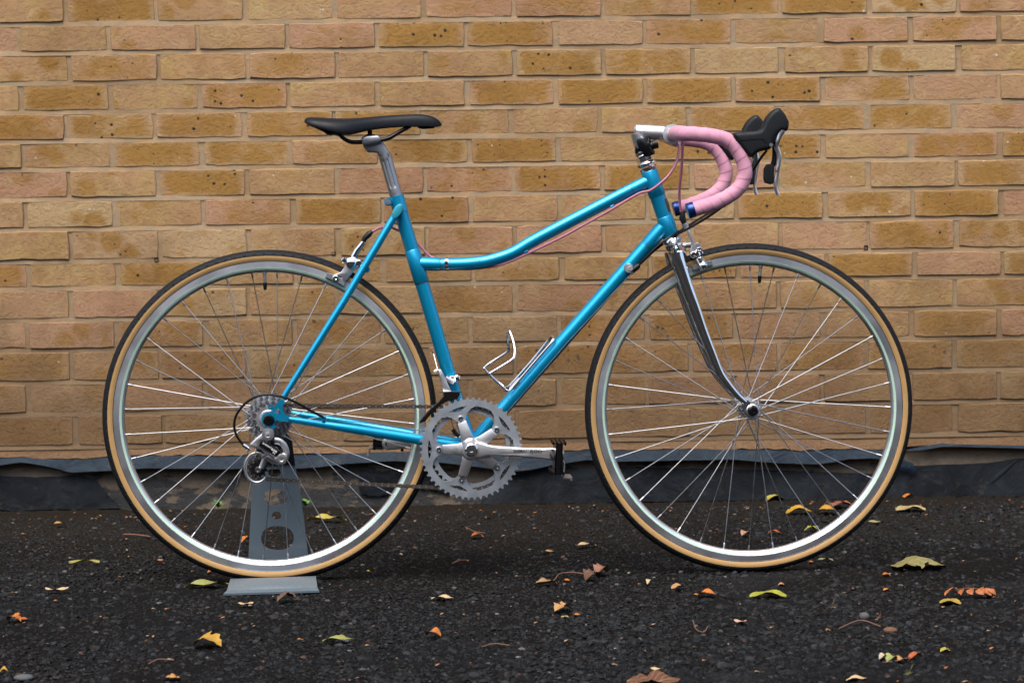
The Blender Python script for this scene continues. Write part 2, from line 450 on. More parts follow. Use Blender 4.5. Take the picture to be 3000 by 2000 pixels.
def frame_paint():
    a = NT('metallic_turquoise_paint'); p = a.pos()
    fl = a.noise(p, 2600.0, 2, 0.6); n = a.noise(p, 12.0, 3)
    c = a.mix(a.mr(fl, 0.35, 0.65), (0.0, 0.25, 0.455), (0.0, 0.335, 0.58))
    chip = a.math('MULTIPLY', a.mr(a.voro(p, 55.0), 0.075, 0.055), a.mr(a.noise(p, 7.0, 2), 0.50, 0.56))
    c = a.mix(chip, c, (0.012, 0.012, 0.013))
    a.col(c)
    a.put(a.b.inputs['Metallic'], a.math('SUBTRACT', 0.70, a.math('MULTIPLY', chip, 0.6)))
    a.set(Roughness=0.42, Coat_Weight=0.7, Coat_Roughness=0.12)
    a.l(a.bump(a.math('ADD', a.math('MULTIPLY', fl, 0.12), a.math('MULTIPLY', n, 0.6)), 0.12, 0.001), a.b.inputs['Normal'])
    return a.m
def tape_material():
    a = NT('pink_bar_tape'); p = a.pos(); n = a.noise(p, 24.0, 4); n2 = a.noise(p, 700.0, 3)
    c = a.mix(a.mr(n, 0.3, 0.7), (0.45, 0.205, 0.285), (0.53, 0.265, 0.35))
    a.col(c); a.set(Roughness=0.75); a.set(Sheen_Weight=0.1); a.b.inputs['Specular IOR Level'].default_value = 0.3
    a.l(a.bump(n2, 0.25, 0.0008), a.b.inputs['Normal'])
    return a.m
def brushed(name, col, rough, mott=0.06):
    a = NT(name); p = a.obj()
    mp = a.n('Mapping'); a.l(p, mp.inputs[0]); mp.inputs['Scale'].default_value = (0.12, 1, 1)
    n = a.noise(mp.outputs[0], 900.0, 3); n2 = a.noise(p, 45.0, 5, 0.65)
    a.col(a.mix(n2, tuple(q * (1 - mott) for q in col), col)); a.set(Metallic=1.0)
    a.put(a.b.inputs['Roughness'], a.mr(n2, 0.25, 0.75, rough * 0.9, rough * 1.12))
    a.l(a.bump(n, 0.02, 0.0004), a.b.inputs['Normal'])
    return a.m

M = dict(
    brick=brick_material(), mortar=mortar_material(), concrete=concrete_material(),
    felt=felt_material('blue_grey_damp_course', (0.006, 0.0135, 0.023), (0.012, 0.0235, 0.037), 0.5),
    tar=felt_material('black_bitumen_sheet', (0.0022, 0.0034, 0.005), (0.0075, 0.0105, 0.0145), 0.7),
    asphalt=asphalt_material(), stone=stone_material(), leaf=leaf_material(),
    paint=frame_paint(), tape=tape_material(), tread=tyre_material(),
    cap=simple('pale_turquoise_paint', (0.03, 0.33, 0.44), 0.35, 0.4, 0.8, 0.05, 0.03),
    tan=simple('tan_sidewall', (0.36, 0.215, 0.078), 0, 0.62, 0, 0.10, 0.08, 250),
    rim=simple('worn_brake_track', (0.56, 0.575, 0.61), 1.0, 0.40, 0, 0.05, 0.0, 40),
    rimlip=simple('polished_rim_edge', (0.86, 0.87, 0.88), 1.0, 0.18),
    mint=simple('mint_rim_band', (0.40, 0.57, 0.45), 0.0, 0.38, 0.3, 0.05),
    chrome=simple('chrome', (0.86, 0.86, 0.87), 1.0, 0.09, 0, 0.06, 0.02, 60),
    alloy=brushed('brushed_alloy', (0.70, 0.70, 0.71), 0.40),
    dull=brushed('dull_grey_alloy', (0.46, 0.47, 0.49), 0.42, 0.15),
    polish=brushed('polished_alloy', (0.86, 0.86, 0.87), 0.32),
    ring=brushed('grey_anodised_alloy', (0.42, 0.46, 0.50), 0.52),
    steel=simple('spoke_steel', (0.40, 0.42, 0.44), 1.0, 0.36),
    chain=simple('oily_chain_steel', (0.060, 0.050, 0.042), 0.25, 0.36, 0, 0.25),
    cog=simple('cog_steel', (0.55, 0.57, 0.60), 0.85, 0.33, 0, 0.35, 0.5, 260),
    cog2=simple('dark_cog_steel', (0.26, 0.27, 0.29), 0.9, 0.30, 0, 0.3),  # darker steel on alternate sprockets, contrast put into the colour
    dark=simple('smoked_chrome', (0.20, 0.18, 0.17), 1.0, 0.10),
    black=simple('black_plastic', (0.004, 0.004, 0.005), 0, 0.45, 0, 0.15, 0.06, 600, spec=0.3),
    gloss=simple('gloss_black', (0.004, 0.004, 0.005), 0, 0.2, 0.0, 0.1, spec=0.35),
    hood=simple('hood_rubber', (0.005, 0.0065, 0.008), 0, 0.55, 0, 0.12, 0.12, 900, spec=0.25),
    vinyl=simple('saddle_vinyl', (0.0038, 0.0052, 0.008), 0, 0.45, 0, 0.1, 0.10, 1300, spec=0.2),
    cable=simple('black_cable_housing', (0.004, 0.004, 0.005), 0, 0.3, spec=0.3),
    pink=simple('pink_cable_housing', (0.36, 0.125, 0.19), 0, 0.36, 0, 0.06),
    plug=simple('blue_anodised_plug', (0.003, 0.03, 0.15), 0.7, 0.30, 0.3, 0.1),
    standp=simple('grey_blue_powder_coat', (0.082, 0.112, 0.136), 0.1, 0.42, 0.15, 0.06, 0.02, 700),
    orange=simple('orange_bearing_seal', (0.55, 0.12, 0.02), 0, 0.5),
    print_white=simple('white_print', (0.8, 0.8, 0.8), 0, 0.5),
    print_dark=simple('dark_print', (0.03, 0.03, 0.032), 0, 0.5),
    twig=simple('dry_twig', (0.13, 0.06, 0.035), 0, 0.7, 0, 0.2, 0.2, 300),
    weed=simple('weed_green', (0.06, 0.20, 0.03), 0, 0.55, 0, 0.25),
)
# ================================================================== GROUND
def worley(X, Y, cell, seed):
    """distance to the nearest stone centre, and that stone's two random values"""
    g = np.random.default_rng(seed); n = 1024
    jx, jy, r1, r2, r3 = (g.random((n, n)) for _ in range(5))
    cx = np.floor(X / cell).astype(int); cy = np.floor(Y / cell).astype(int)
    best = np.full(X.shape, 9.0); b1 = np.zeros(X.shape); b2 = np.zeros(X.shape)
    for dx in (-1, 0, 1):
        for dy in (-1, 0, 1):
            ix, iy = (cx + dx) % n, (cy + dy) % n
            px = (cx + dx + 0.1 + 0.8 * jx[ix, iy]) * cell; py = (cy + dy + 0.1 + 0.8 * jy[ix, iy]) * cell
            d = np.hypot(X - px, Y - py) / cell / (0.62 + 0.55 * r3[ix, iy])
            k = d < best
            best = np.where(k, d, best); b1 = np.where(k, r1[ix, iy], b1); b2 = np.where(k, r2[ix, iy], b2)
    return best, b1, b2
def lowfreq(X, Y, seed, s):
    g = np.random.default_rng(seed); out = np.zeros(X.shape)
    for i in range(7):
        a = g.random() * 2 * PI; k = s * (0.6 + g.random() * 1.8)
        out += np.sin((X * math.cos(a) + Y * math.sin(a)) * k + g.random() * 6.3)
    return out / 7
GX0, GX1, GY0, GY1 = -1.75, 1.95, -1.75, 1.02
xs = np.arange(GX0, GX1 + 1e-6, 0.0042); ys = np.arange(GY0, GY1 + 1e-6, 0.0055)
X, Y = np.meshgrid(xs, ys, indexing='ij')
rough = np.clip(0.42 + 0.34 * X / 1.4 - 0.22 * Y + 0.55 * lowfreq(X, Y, 3, 2.2), 0.12, 1.0)    # pebbly at the right and in front
d1, a1, a2 = worley(X, Y, 0.013, 11)
d2, c1, c2 = worley(X + 3.1, Y, 0.0065, 12)
dome1 = np.sqrt(np.clip(1 - (d1 / 0.62) ** 2, 0, 1)); dome2 = np.sqrt(np.clip(1 - (d2 / 0.62) ** 2, 0, 1))
keep = (a1 > 0.35)
Z = (0.25 + 0.75 * rough) * dome1 * keep * (0.0030 + 0.0055 * a2) + (0.5 + 0.5 * rough) * dome2 * 0.0032 + 0.0035 * lowfreq(X, Y, 5, 7.0) - 0.0035
Z += np.clip((Y - 0.90) / 0.12, 0, 1) ** 2 * 0.006                          # grit banked up against the plinth
edge = np.minimum(np.minimum(X - GX0, GX1 - X), Y - GY0); Z *= np.clip(edge / 0.05, 0, 1)
nx, ny = X.shape
V = np.stack([X, Y, Z], -1).reshape(-1, 3)
ii = np.arange(nx * ny).reshape(nx, ny)
F = np.stack([ii[:-1, :-1], ii[1:, :-1], ii[1:, 1:], ii[:-1, 1:]], -1).reshape(-1, 4)
B = 400.0
ring = np.array([[-B, -B, 0], [B, -B, 0], [B, GY1, 0], [-B, GY1, 0], [GX0, GY0, 0], [GX1, GY0, 0], [GX1, GY1, 0], [GX0, GY1, 0]])
nv = len(V)
RF = np.array([[0, 1, 5, 4], [1, 2, 6, 5], [3, 0, 4, 7]]) + nv
V = np.vstack([V, ring]); F = np.vstack([F, RF])
me = bpy.data.meshes.new('asphalt_ground')
me.vertices.add(len(V)); me.vertices.foreach_set('co', V.astype(np.float32).ravel())
me.loops.add(F.size); me.loops.foreach_set('vertex_index', F.astype(np.int32).ravel())
me.polygons.add(len(F)); me.polygons.foreach_set('loop_start', np.arange(0, F.size, 4, dtype=np.int32))
me.polygons.foreach_set('use_smooth', np.ones(len(F), dtype=bool))
me.update(calc_edges=True)
at = me.color_attributes.new('stone', 'FLOAT_COLOR', 'POINT')
cc = np.ones((len(V), 4), np.float32) * 0.3
cc[:nv, 0] = np.where(dome1 * keep * rough > 0.25, a2, c1 * 0.45).ravel(); cc[:nv, 1] = np.where(dome1 * keep > 0.3, c2 * 0 + ((a1 * 7.31) % 1.0), 0.0).ravel()
cc[:nv, 2] = np.clip(0.15 + np.maximum(dome1 * keep * (0.3 + rough), dome2 * 0.8) * 0.9, 0, 1).ravel()
at.data.foreach_set('color', cc.ravel())
me.materials.append(M['asphalt'])
ground = bpy.data.objects.new('asphalt_ground', me); COL.objects.link(ground)
tag(ground, 'damp black asphalt with worn stone chippings in front of the wall', kind='structure')

# loose chippings lying on the asphalt
def stones(count, rmin, rmax, seed, palette, xr=(-1.6, 1.8), yr=(-1.45, 1.0), weight=True, chip=False):
    g = np.random.default_rng(seed)
    base = []; t = (1 + 5 ** 0.5) / 2
    ico = np.array([(-1, t, 0), (1, t, 0), (-1, -t, 0), (1, -t, 0), (0, -1, t), (0, 1, t), (0, -1, -t), (0, 1, -t), (t, 0, -1), (t, 0, 1), (-t, 0, -1), (-t, 0, 1)], float); ico /= np.linalg.norm(ico[0])
    tri = np.array([(0, 11, 5), (0, 5, 1), (0, 1, 7), (0, 7, 10), (0, 10, 11), (1, 5, 9), (5, 11, 4), (11, 10, 2), (10, 7, 6), (7, 1, 8), (3, 9, 4), (3, 4, 2), (3, 2, 6), (3, 6, 8), (3, 8, 9), (4, 9, 5), (2, 4, 11), (6, 2, 10), (8, 6, 7), (9, 8, 1)])
    if chip:
        ico = np.array([(1, 0, 0), (-1, 0, 0), (0, 1, 0), (0, -1, 0), (0, 0, 1), (0, 0, -1)], float); tri = np.array([(0, 2, 4), (2, 1, 4), (1, 3, 4), (3, 0, 4)])
    K = len(ico)
    x = g.uniform(*xr, count); y = g.uniform(*yr, count)
    if weight:
        pr = np.clip(0.30 + 0.42 * x / 1.4 - 0.25 * y + 0.5 * lowfreq(x, y, 3, 2.2), 0.04, 1.0); k = g.random(count) < pr; x, y = x[k], y[k]
    n = len(x); r = rmin + (rmax - rmin) * g.random(n) ** 2.2
    th = g.random(n) * 2 * PI; sc = np.stack([r * g.uniform(0.9, 1.5, n), r * g.uniform(0.7, 1.1, n), r * g.uniform(0.45, 0.9, n)], -1)
    v = ico[None] * g.uniform(0.72, 1.2, (n, K, 1)) * sc[:, None]
    vx = v[..., 0] * np.cos(th)[:, None] - v[..., 1] * np.sin(th)[:, None]; vy = v[..., 0] * np.sin(th)[:, None] + v[..., 1] * np.cos(th)[:, None]
    P = np.stack([vx + x[:, None], vy + y[:, None], v[..., 2] + (sc[:, 2] * 0.12)[:, None] - 0.001], -1).reshape(-1, 3)
    Fc = (tri[None] + (np.arange(n) * K)[:, None, None]).reshape(-1, 3)
    colr = np.ones((n, K, 4), np.float32); pal = np.array(palette); ch = g.choice(len(pal), n)
    colr[..., :3] = (pal[ch] * g.uniform(0.55, 1.25, (n, 1)))[:, None]
    return P, Fc, colr.reshape(-1, 4)
pal = [(0.0022, 0.0025, 0.003), (0.0035, 0.004, 0.0047), (0.0055, 0.0068, 0.0085), (0.0072, 0.0082, 0.0092), (0.006, 0.0052, 0.0047), (0.0036, 0.0054, 0.007), (0.015, 0.0168, 0.019)]
pal2 = [(0.05, 0.03, 0.024), (0.07, 0.068, 0.065), (0.12, 0.115, 0.105), (0.05, 0.047, 0.044), (0.08, 0.048, 0.03)]
lots = [stones(70000, 0.0025, 0.0085, 21, pal), stones(3000, 0.0015, 0.006, 22, pal2, weight=False), stones(8000, 0.0045, 0.0105, 23, [(0.009, 0.0112, 0.014), (0.0118, 0.0134, 0.015), (0.006, 0.009, 0.0116), (0.024, 0.027, 0.030)]), stones(130000, 0.0016, 0.0042, 24, pal + pal[2:], weight=False, chip=True), stones(3500, 0.001, 0.0028, 25, pal2, weight=False, chip=True)]
P = np.vstack([q[0] for q in lots]); offs = np.cumsum([0] + [len(q[0]) for q in lots]); Fc = np.vstack([q[1] + o for q, o in zip(lots, offs)]); cl = np.vstack([q[2] for q in lots])
me = bpy.data.meshes.new('gravel')
me.vertices.add(len(P)); me.vertices.foreach_set('co', P.astype(np.float32).ravel())
me.loops.add(Fc.size); me.loops.foreach_set('vertex_index', Fc.astype(np.int32).ravel())
me.polygons.add(len(Fc)); me.polygons.foreach_set('loop_start', np.arange(0, Fc.size, 3, dtype=np.int32)); me.polygons.foreach_set('use_smooth', rng.random(len(Fc)) < 0.0); me.update(calc_edges=True)
at = me.color_attributes.new('stone', 'FLOAT_COLOR', 'POINT'); at.data.foreach_set('color', cl.astype(np.float32).ravel())
me.materials.append(M['stone'])
gravel = bpy.data.objects.new('gravel', me); COL.objects.link(gravel)
tag(gravel, 'dark stone chippings bedded loosely in the asphalt', 'gravel', kind='stuff')

# ================================================================== WALL
wall = empty('brick_wall', (0, WALL_Y, 0))
tag(wall, 'yellow stock brick wall with grey mortar joints behind the bicycle', 'wall')
W = Vector((0, WALL_Y, 0))
jl = [67, 152, 240, 325, 410, 493, 580, 668, 762, 842, 934, 1022, 1117, 1210, 1306]
BOT = [on_wall(0, y).z for y in jl]                       # underside of each course
up = BOT[0] - BOT[1]
BOT = [BOT[0] + up * 1.0] + BOT                           # course index -1 above the frame
PITCH = 0.2234
XO = on_wall(65, 300).x
kinds = {0: 'sospyyhyooss', 1: 'ppsphddphsshpp', 2: 'shphssdopssp', 3: 'posdppooodhyp', 4: 'oddoossydoos', 5: 'ssoohddpodpod', 6: 'ssopphodphpo', 7: 'ssshooppydsdy',
         8: 'psspssppppos', 9: 'dposspsydydsd', 10: 'pphsposspsps', 11: 'psopshsodpso', 12: 'osohspdosddo', 13: 'ssppsphspsph', 14: 'oshppshpsphs'}
KIND = {'p': (0.33, 0.05, 0.0), 's': (0.36, 1.0, 0.4), 'o': (0.66, 0.5, 0.45), 'd': (0.72, 0.5, 1.0), 'h': (0.52, 0.6, 0.6), 'y': (0.44, 0.3, 0.3)}
def brick_mesh(seed):
    g = random.Random(seed); L, H = 0.2134 / 2, 0.0645 / 2
    per = []
    for i in range(7): per.append((-L + 2 * L * i / 6, -H))
    for i in range(1, 3): per.append((L, -H + 2 * H * i / 2))
    for i in range(1, 7): per.append((L - 2 * L * i / 6, H))
    per.append((-L, 0.0)); n = len(per)
    o1 = []; o2 = []; o0 = []
    for i, (x, z) in enumerate(per):
        jx, jz = g.uniform(-.0013, .0013), g.uniform(-.0013, .0013)
        corner = abs(x) > L * 0.99 and abs(z) > H * .98
        ch = g.uniform(0.0007, 0.0019) * (2.2 if g.random() < 0.07 else 1)
        fx = (x + jx) - math.copysign(0.0012 if corner else 0, x) if abs(x) > L * .99 else x + jx * 3
        fz = (z + jz) - math.copysign(0.0012 if corner else 0, z) if abs(z) > H * .98 else z
        o0.append((fx, 0.045, fz)); o1.append((fx, 0.0022 + g.uniform(0, 0.0012), fz))
        ix = fx - math.copysign(ch, x) if abs(x) > L * .99 else fx
        iz = fz - math.copysign(ch, z) if abs(z) > H * .98 else fz
        o2.append((ix, g.uniform(-0.0006, 0.0008), iz))
    v = o0 + o1 + o2 + [(-0.05, g.uniform(-.0012, .0004), 0), (0.05, g.uniform(-.0012, .0004), 0)]
    f = [(k * n + i, k * n + (i + 1) % n, (k + 1) * n + (i + 1) % n, (k + 1) * n + i) for k in (0, 1) for i in range(n)]
    a, b = 3 * n, 3 * n + 1
    for i in range(n):
        j = (i + 1) % n; q = o2[i][0] + o2[j][0]
        f.append((2 * n + i, 2 * n + j, a if q < -1e-4 else b))
    # close the seam between the two fans
    top = [i for i in range(n) if abs(per[i][0]) < 1e-6]
    f.append((2 * n + top[0], a, b)); f.append((2 * n + top[1], b, a))
    mb = MB(); mb.v = v; mb.f = f
    return mb.mesh('brick', M['brick'], 24)
BR = [brick_mesh(100 + i) for i in range(14)]
g = random.Random(4)
mort = MB(); extra = MB()
vents = [(458, 760), (977, 743), (2537, 725)]
vp = [on_wall(*q) for q in vents]
def far_brick(x, z, h):
    b = BR[g.randrange(14)]; o = len(extra.v)
    extra.v.extend([(x + q.co.x, q.co.y + g.uniform(0, .0005), z + q.co.z * h / 0.0645) for q in b.vertices]); extra.f.extend([tuple(i + o for i in q.vertices) for q in b.polygons])
top_rows = [BOT[0] + up * i for i in range(14, 0, -1)]
rows = [(z, None) for z in top_rows] + [(z, i - 1) for i, z in enumerate(BOT)]
for ri, (zb, idx) in enumerate(rows):
    zt = (rows[ri - 1][0] if ri else zb + up) - 0.0108
    h = zt - zb
    par = (idx if idx is not None else ri - 15) % 2
    x0 = XO - PITCH * (0.5 if par == 0 else 1.0) - PITCH * 9 + (g.uniform(-.006, .006) if idx is not None else 0)
    for k in range(30):
        xc = x0 + PITCH * (k + 0.5)
        vis = idx is not None and idx >= 0 and -1.42 < xc < 1.64
        if vis or (idx == -1 and -1.42 < xc < 1.64):
            s_ = kinds.get(idx, ''); j = k - 9
            ch = s_[j] if 0 <= j < len(s_) else g.choice('psshody')
            o = link('brick', BR[g.randrange(14)], wall, (xc + g.uniform(-.002, .002), g.uniform(-.0022, .0022), zb + h / 2), (g.uniform(-.012, .012), g.uniform(-.004, .004), g.uniform(-.008, .008)),
                     (1 + g.uniform(-.008, .008), 1, h / 0.0645 * (1 + g.uniform(-.012, .012))))
            if g.random() < 0.5: o.rotation_euler.y += PI
            q = KIND[ch]; o.color = (q[0] + g.uniform(-.06, .06), max(q[1] * g.uniform(.6, 1), g.uniform(0.0, 0.5)), q[2], 1)
        elif -4.6 < xc < 4.8:
            far_brick(xc, zb + h / 2, h)
        # upright joint
        xj = x0 + PITCH * k
        d = 0.0034 + g.uniform(-.0012, .0015)
        mort.add([(xj - .012, d, zb), (xj + .012, d, zb), (xj + .012, d - .0005, zt), (xj - .012, d - .0005, zt)], [(0, 1, 2, 3)])
    # bed joint below this course: struck, so it leans out to the arris of the brick below
    n = 60; X0 = x0 - .1; X1 = x0 + PITCH * 30
    vs = []
    for i in range(n + 1):
        x = X0 + (X1 - X0) * i / n
        vs += [(x, 0.0030 + g.uniform(-.0014, .0016), zb + 0.002), (x, 0.0016 + g.uniform(-.0014, .0016), zb - 0.0115)]
    mort.add(vs, [(2 * i, 2 * i + 2, 2 * i + 3, 2 * i + 1) for i in range(n)])
zlow = BOT[-1]
mo = mort.build('mortar', M['mortar'], wall); mo['label'] = 'tan mortar joints between the bricks'
eo = extra.build('brickwork', M['brick'], wall, 24); eo['kind'] = 'stuff'; eo.color = (0.5, 0.6, 0.5, 1)
core = MB().box((0.1, 0.16, 1.25), (9.4, 0.28, 2.8)).build('wall_core', M['mortar'], wall)
# lowest, ragged course smeared over with mortar above the damp course
def strip(x0, x1, top, bot, n, y_top, y_bot, thick, seed, amp=0.0, mat=None, name='strip', wav=0.0, rowsn=5, parent=wall):
    """ragged sheet hanging on the wall; top and bot give z at x"""
    gg = random.Random(seed); mb = MB(); fr_, bk_ = [], []
    ph = [gg.uniform(0, 6.3) for _ in range(8)]
    for i in range(n + 1):
        x = x0 + (x1 - x0) * i / n
        zt, zb_ = top(x), bot(x)
        for j in range(rowsn):
            t = j / (rowsn - 1)
            z = zt + (zb_ - zt) * t + (gg.uniform(-amp, amp) if j in (0, rowsn - 1) else 0)
            yy = y_top + (y_bot - y_top) * t + wav * t * (math.sin(x * 9 + ph[0]) + 0.7 * math.sin(x * 23 + ph[1] + t * 2) + 0.4 * math.sin(x * 51 + ph[2] - t * 3))
            fr_.append((x, yy, z)); bk_.append((x, yy + thick, z))
    m = rowsn; N_ = len(fr_)
    f = [(i * m + j, (i + 1) * m + j, (i + 1) * m + j + 1, i * m + j + 1) for i in range(n) for j in range(m - 1)]
    fb = [tuple(q + N_ for q in reversed(t)) for t in f]
    sd = []
    for i in range(n):
        for j in (0, m - 1): sd.append((i * m + j, (i + 1) * m + j, (i + 1) * m + j + N_, i * m + j + N_))
    for j in range(m - 1):
        for i in (0, n): sd.append((i * m + j, i * m + j + 1, i * m + j + 1 + N_, i * m + j + N_))
    mb.add(fr_ + bk_, f + fb + sd)
    return mb.build(name, mat, parent, 50)
def curve(pts, y=WALL_Y):
    q = [on_wall(a, b, y) for a, b in pts]; xs_ = [v.x for v in q]; zs_ = [v.z for v in q]
    return lambda x: float(np.interp(x, xs_, zs_))
ragtop = lambda x: zlow - 0.004
ragbot = curve([(-900, 1344), (0, 1340), (60, 1338), (140, 1344), (260, 1342), (320, 1334), (640, 1332), (760, 1330), (1000, 1327), (1230, 1322), (1500, 1319), (1800, 1316), (2100, 1315), (2250, 1313), (2350, 1318), (2480, 1312), (2620, 1314), (2680, 1306), (2760, 1300), (3000, 1308), (3900, 1300)])
rg = strip(-4.5, 4.7, ragtop, ragbot, 420, 0.006, -0.002, 0.05, 5, 0.0022, M['brick'], 'broken_bottom_course', 0.0012, 4); rg.color = (0.40, 0.35, 0.3, 1)
# damp proof course: a felt strip that sags out of the joint
dtop = lambda x: ragbot(x) + 0.006
dbot = curve([(-900, 1362), (0, 1361), (65, 1351), (128, 1361), (210, 1382), (240, 1380), (320, 1376), (420, 1369), (640, 1370), (860, 1371), (930, 1366), (1010, 1356), (1150, 1348), (1300, 1352), (1500, 1378), (1560, 1372), (1610, 1361), (1720, 1345), (1800, 1350), (1900, 1347), (2150, 1343), (2300, 1355), (2400, 1357), (2450, 1350), (2480, 1342), (2560, 1340), (2610, 1352)])
x1 = on_wall(2612, 1340).x
strip(-4.5, x1, dtop, dbot, 300, 0.004, -0.016, 0.0022, 6, 0.0004, M['felt'], 'damp_proof_course', 0.0035, 6)
d2t = curve([(2655, 1317), (2700, 1306), (2770, 1296), (2790, 1300), (3000, 1304), (3900, 1300)]); d2b = curve([(2655, 1319), (2700, 1317), (2760, 1306), (2790, 1306), (3000, 1312), (3900, 1308)])
strip(on_wall(2655, 1317).x, 4.7, d2t, d2b, 120, -0.004, -0.010, 0.002, 8, 0.0003, M['felt'], 'damp_proof_course', 0.001, 3)
# rendered plinth, tarred in patches, and the bitumen sheets stuck over it
pl = strip(-4.5, 4.7, lambda x: zlow - 0.02, lambda x: -0.04, 260, 0.022, 0.010, 0.05, 9, 0.0, M['concrete'], 'plinth', 0.0016, 8)
st = curve([(1395, 1486), (1420, 1462), (1432, 1430), (1455, 1424), (1470, 1398), (1510, 1392), (1600, 1372), (1800, 1366), (2000, 1372), (2250, 1376), (2600, 1390), (2640, 1368), (2700, 1364), (2900, 1356), (2985, 1342), (3300, 1350)])
o = strip(on_wall(1400, 1400).x, 4.7, st, lambda x: 0.002, 260, 0.004, -0.012, 0.003, 10, 0.0006, M['tar'], 'bitumen_sheet', 0.0028, 9)
o['label'] = 'black bitumen sheet sagging at the foot of the wall under the front wheel side'
st2 = curve([(-900, 1398), (0, 1394), (120, 1398), (240, 1392), (270, 1400), (300, 1424), (312, 1450), (335, 1462), (350, 1484)])
strip(-4.5, on_wall(348, 1430).x, st2, lambda x: 0.004, 120, 0.006, -0.006, 0.003, 11, 0.002, M['tar'], 'bitumen_sheet', 0.002, 8)
st3 = curve([(1045, 1388), (1080, 1384), (1130, 1379), (1190, 1380), (1300, 1386), (1320, 1390)])
strip(on_wall(1052, 1400).x, on_wall(1318, 1400).x, st3, lambda x: 0.035 + 0.01 * math.sin(x * 30), 60, 0.007, 0.004, 0.003, 12, 0.0025, M['tar'], 'bitumen_sheet', 0.001, 6)
# the diagonal crease of the sheet at the right
c0, c1_ = on_wall(2858, 1452), on_wall(2982, 1346)
pts = [(c0 + (c1_ - c0) * t) - W for t in np.linspace(0, 1, 9)]
MB().tube([(p.x, -0.004 + 0.008 * i / 8, p.z) for i, p in enumerate(pts)], [0.002 + 0.006 * math.sin(PI * (0.15 + 0.8 * i / 8)) for i in range(9)], 10, ref=(0, 1, 0), flat=0.6).build('sheet_fold', M['tar'], wall)
# torn corner of felt
c = on_wall(2650, 1352) - W
MB().add([(c.x - .02, -.010, c.z + .012), (c.x + .018, -.014, c.z - .002), (c.x + .035, -.008, c.z - .032), (c.x - .03, -.016, c.z - .014), (c.x, -.020, c.z - .008)], [(0, 4, 1), (1, 4, 2), (0, 3, 4), (4, 3, 2)]).build('torn_felt', M['felt'], wall)
for q in vp:
    q = q - W; f_ = MB()
    f_.plate([(q.x - .0050, q.z - .0055), (q.x + .0050, q.z - .0055), (q.x + .0050, q.z + .0055), (q.x - .0050, q.z + .0055)], 0.0005, 0.012, [[(q.x - .0034, q.z - .004), (q.x + .0034, q.z - .004), (q.x + .0034, q.z + .002), (q.x - .0034, q.z + .002)]])
    f_.build('weep_vent', M['black'], wall)
# ================================================================== ADDED BUILDING BEHIND THE CAMERA
# unseen building, added to block the low sky and darken the chrome's reflections
opp = empty('added_building', (0, -13.0, 0)); tag(opp, 'unseen long dark brick building added behind the camera to block low sky', 'building')
ob = simple('dark_brick', (0.17, 0.115, 0.08), 0, 0.9, 0, 0.3, 0.3, 60)
og = simple('window_glass', (0.02, 0.024, 0.028), 0, 0.08)
wl = [(-30, 0), (30, 0), (30, 4.5), (-30, 4.5)]
hol = [[(x, 1.0 + f), (x + 1.4, 1.0 + f), (x + 1.4, 2.5 + f), (x, 2.5 + f)] for x in range(-27, 28, 4) for f in (0,)]
MB().plate(wl, -0.3, 0.0, hol).build('facade', ob, opp, 30)
for h_ in hol:
    (x, z) = h_[0]; MB().box((x + .7, -0.2, z + .75), (1.398, 0.02, 1.498)).build('window', og, opp)
MB().box((0, -4.2, 4.65), (60.6, 9.0, 0.3)).build('roof', ob, opp)
MB().box((0, -8.3, 2.25), (60, 0.3, 4.5)).build('rear_wall', ob, opp)
# ================================================================== BICYCLE
bike = empty('bicycle', ORG, BYAW)
tag(bike, 'turquoise road bicycle with pink drop handlebar tape and tan wall tyres', 'bicycle')
def part(mb, name, mat, parent=None, angle=38.0, label=None):
    o = mb.build(name, M[mat] if isinstance(mat, str) else mat, parent or bike, angle)
    if label: o['label'] = label
    return o
def at_y(p, y): return Vector((p.x, y, p.z))
WR = 0.340
rear_c = Vector((0, 0, WR)); front_c = at_y(bk(2194.5, 1194.6), 0); front_c.z = WR
BBn = cD(629, 991, -0.066); BB = at_y(BBn, 0.0)

# ---- frame
st_top = cA(942, 768); ht_top = cB(315, 572); ht_bot = cB(490, 1088)
axis_st = (BB - st_top).normalized(); axis_ht = (ht_bot - ht_top).normalized()
part(MB().tube([st_top, BB], 0.0143, 28), 'seat_tube', 'paint')
seat_lug = MB()
tl = cA(1130, 1300); tpos = st_top + axis_st * (tl - st_top).dot(axis_st)
seat_lug.tube([tpos - axis_st * 0.036, tpos - axis_st * 0.034, tpos + axis_st * 0.032, tpos + axis_st * 0.034], [0.0146, 0.0158, 0.0158, 0.0146], 28)
tt_px = [cM(1490, 853), cM(1640, 859), cM(1760, 859), cM(1900, 855), cM(2020, 845), cM(2150, 824), cM(2352, 757), cL(180, 652), cL(400, 535), cL(560, 451), cL(800, 326), cL(1000, 222), cL(1147, 147), cL(1260, 88)]
ttp = catmull([at_y(p, 0) for p in tt_px], 6)
part(MB().tube(ttp, 0.0127, 26), 'top_tube', 'paint', label='curved turquoise top tube dipping to the seat tube')
ttd = (ttp[8] - ttp[0]).normalized(); t0_ = ttp[0] + ttd * 0.004
seat_lug.tube([t0_, t0_ + ttd * 0.034, t0_ + ttd * 0.040], [0.0142, 0.0139, 0.0130], 26)
part(seat_lug, 'seat_lug', 'paint')
dt0 = at_y(cL(1345, 585), 0); dt1 = BB + (dt0 - BB).normalized() * 0.012
part(MB().tube([cB(420, 1010), dt1], 0.0143, 28), 'down_tube', 'paint')
hl = MB().tube([ht_top, ht_bot], 0.0161, 28)
part(hl, 'head_tube', 'paint')
lug = MB()
htm = ht_top + axis_ht * (at_y(ttp[-1], 0) - ht_top).dot(axis_ht)
td = (ttp[-9] - ttp[-1]).normalized(); dd = (dt1 - cB(420, 1010)).normalized()
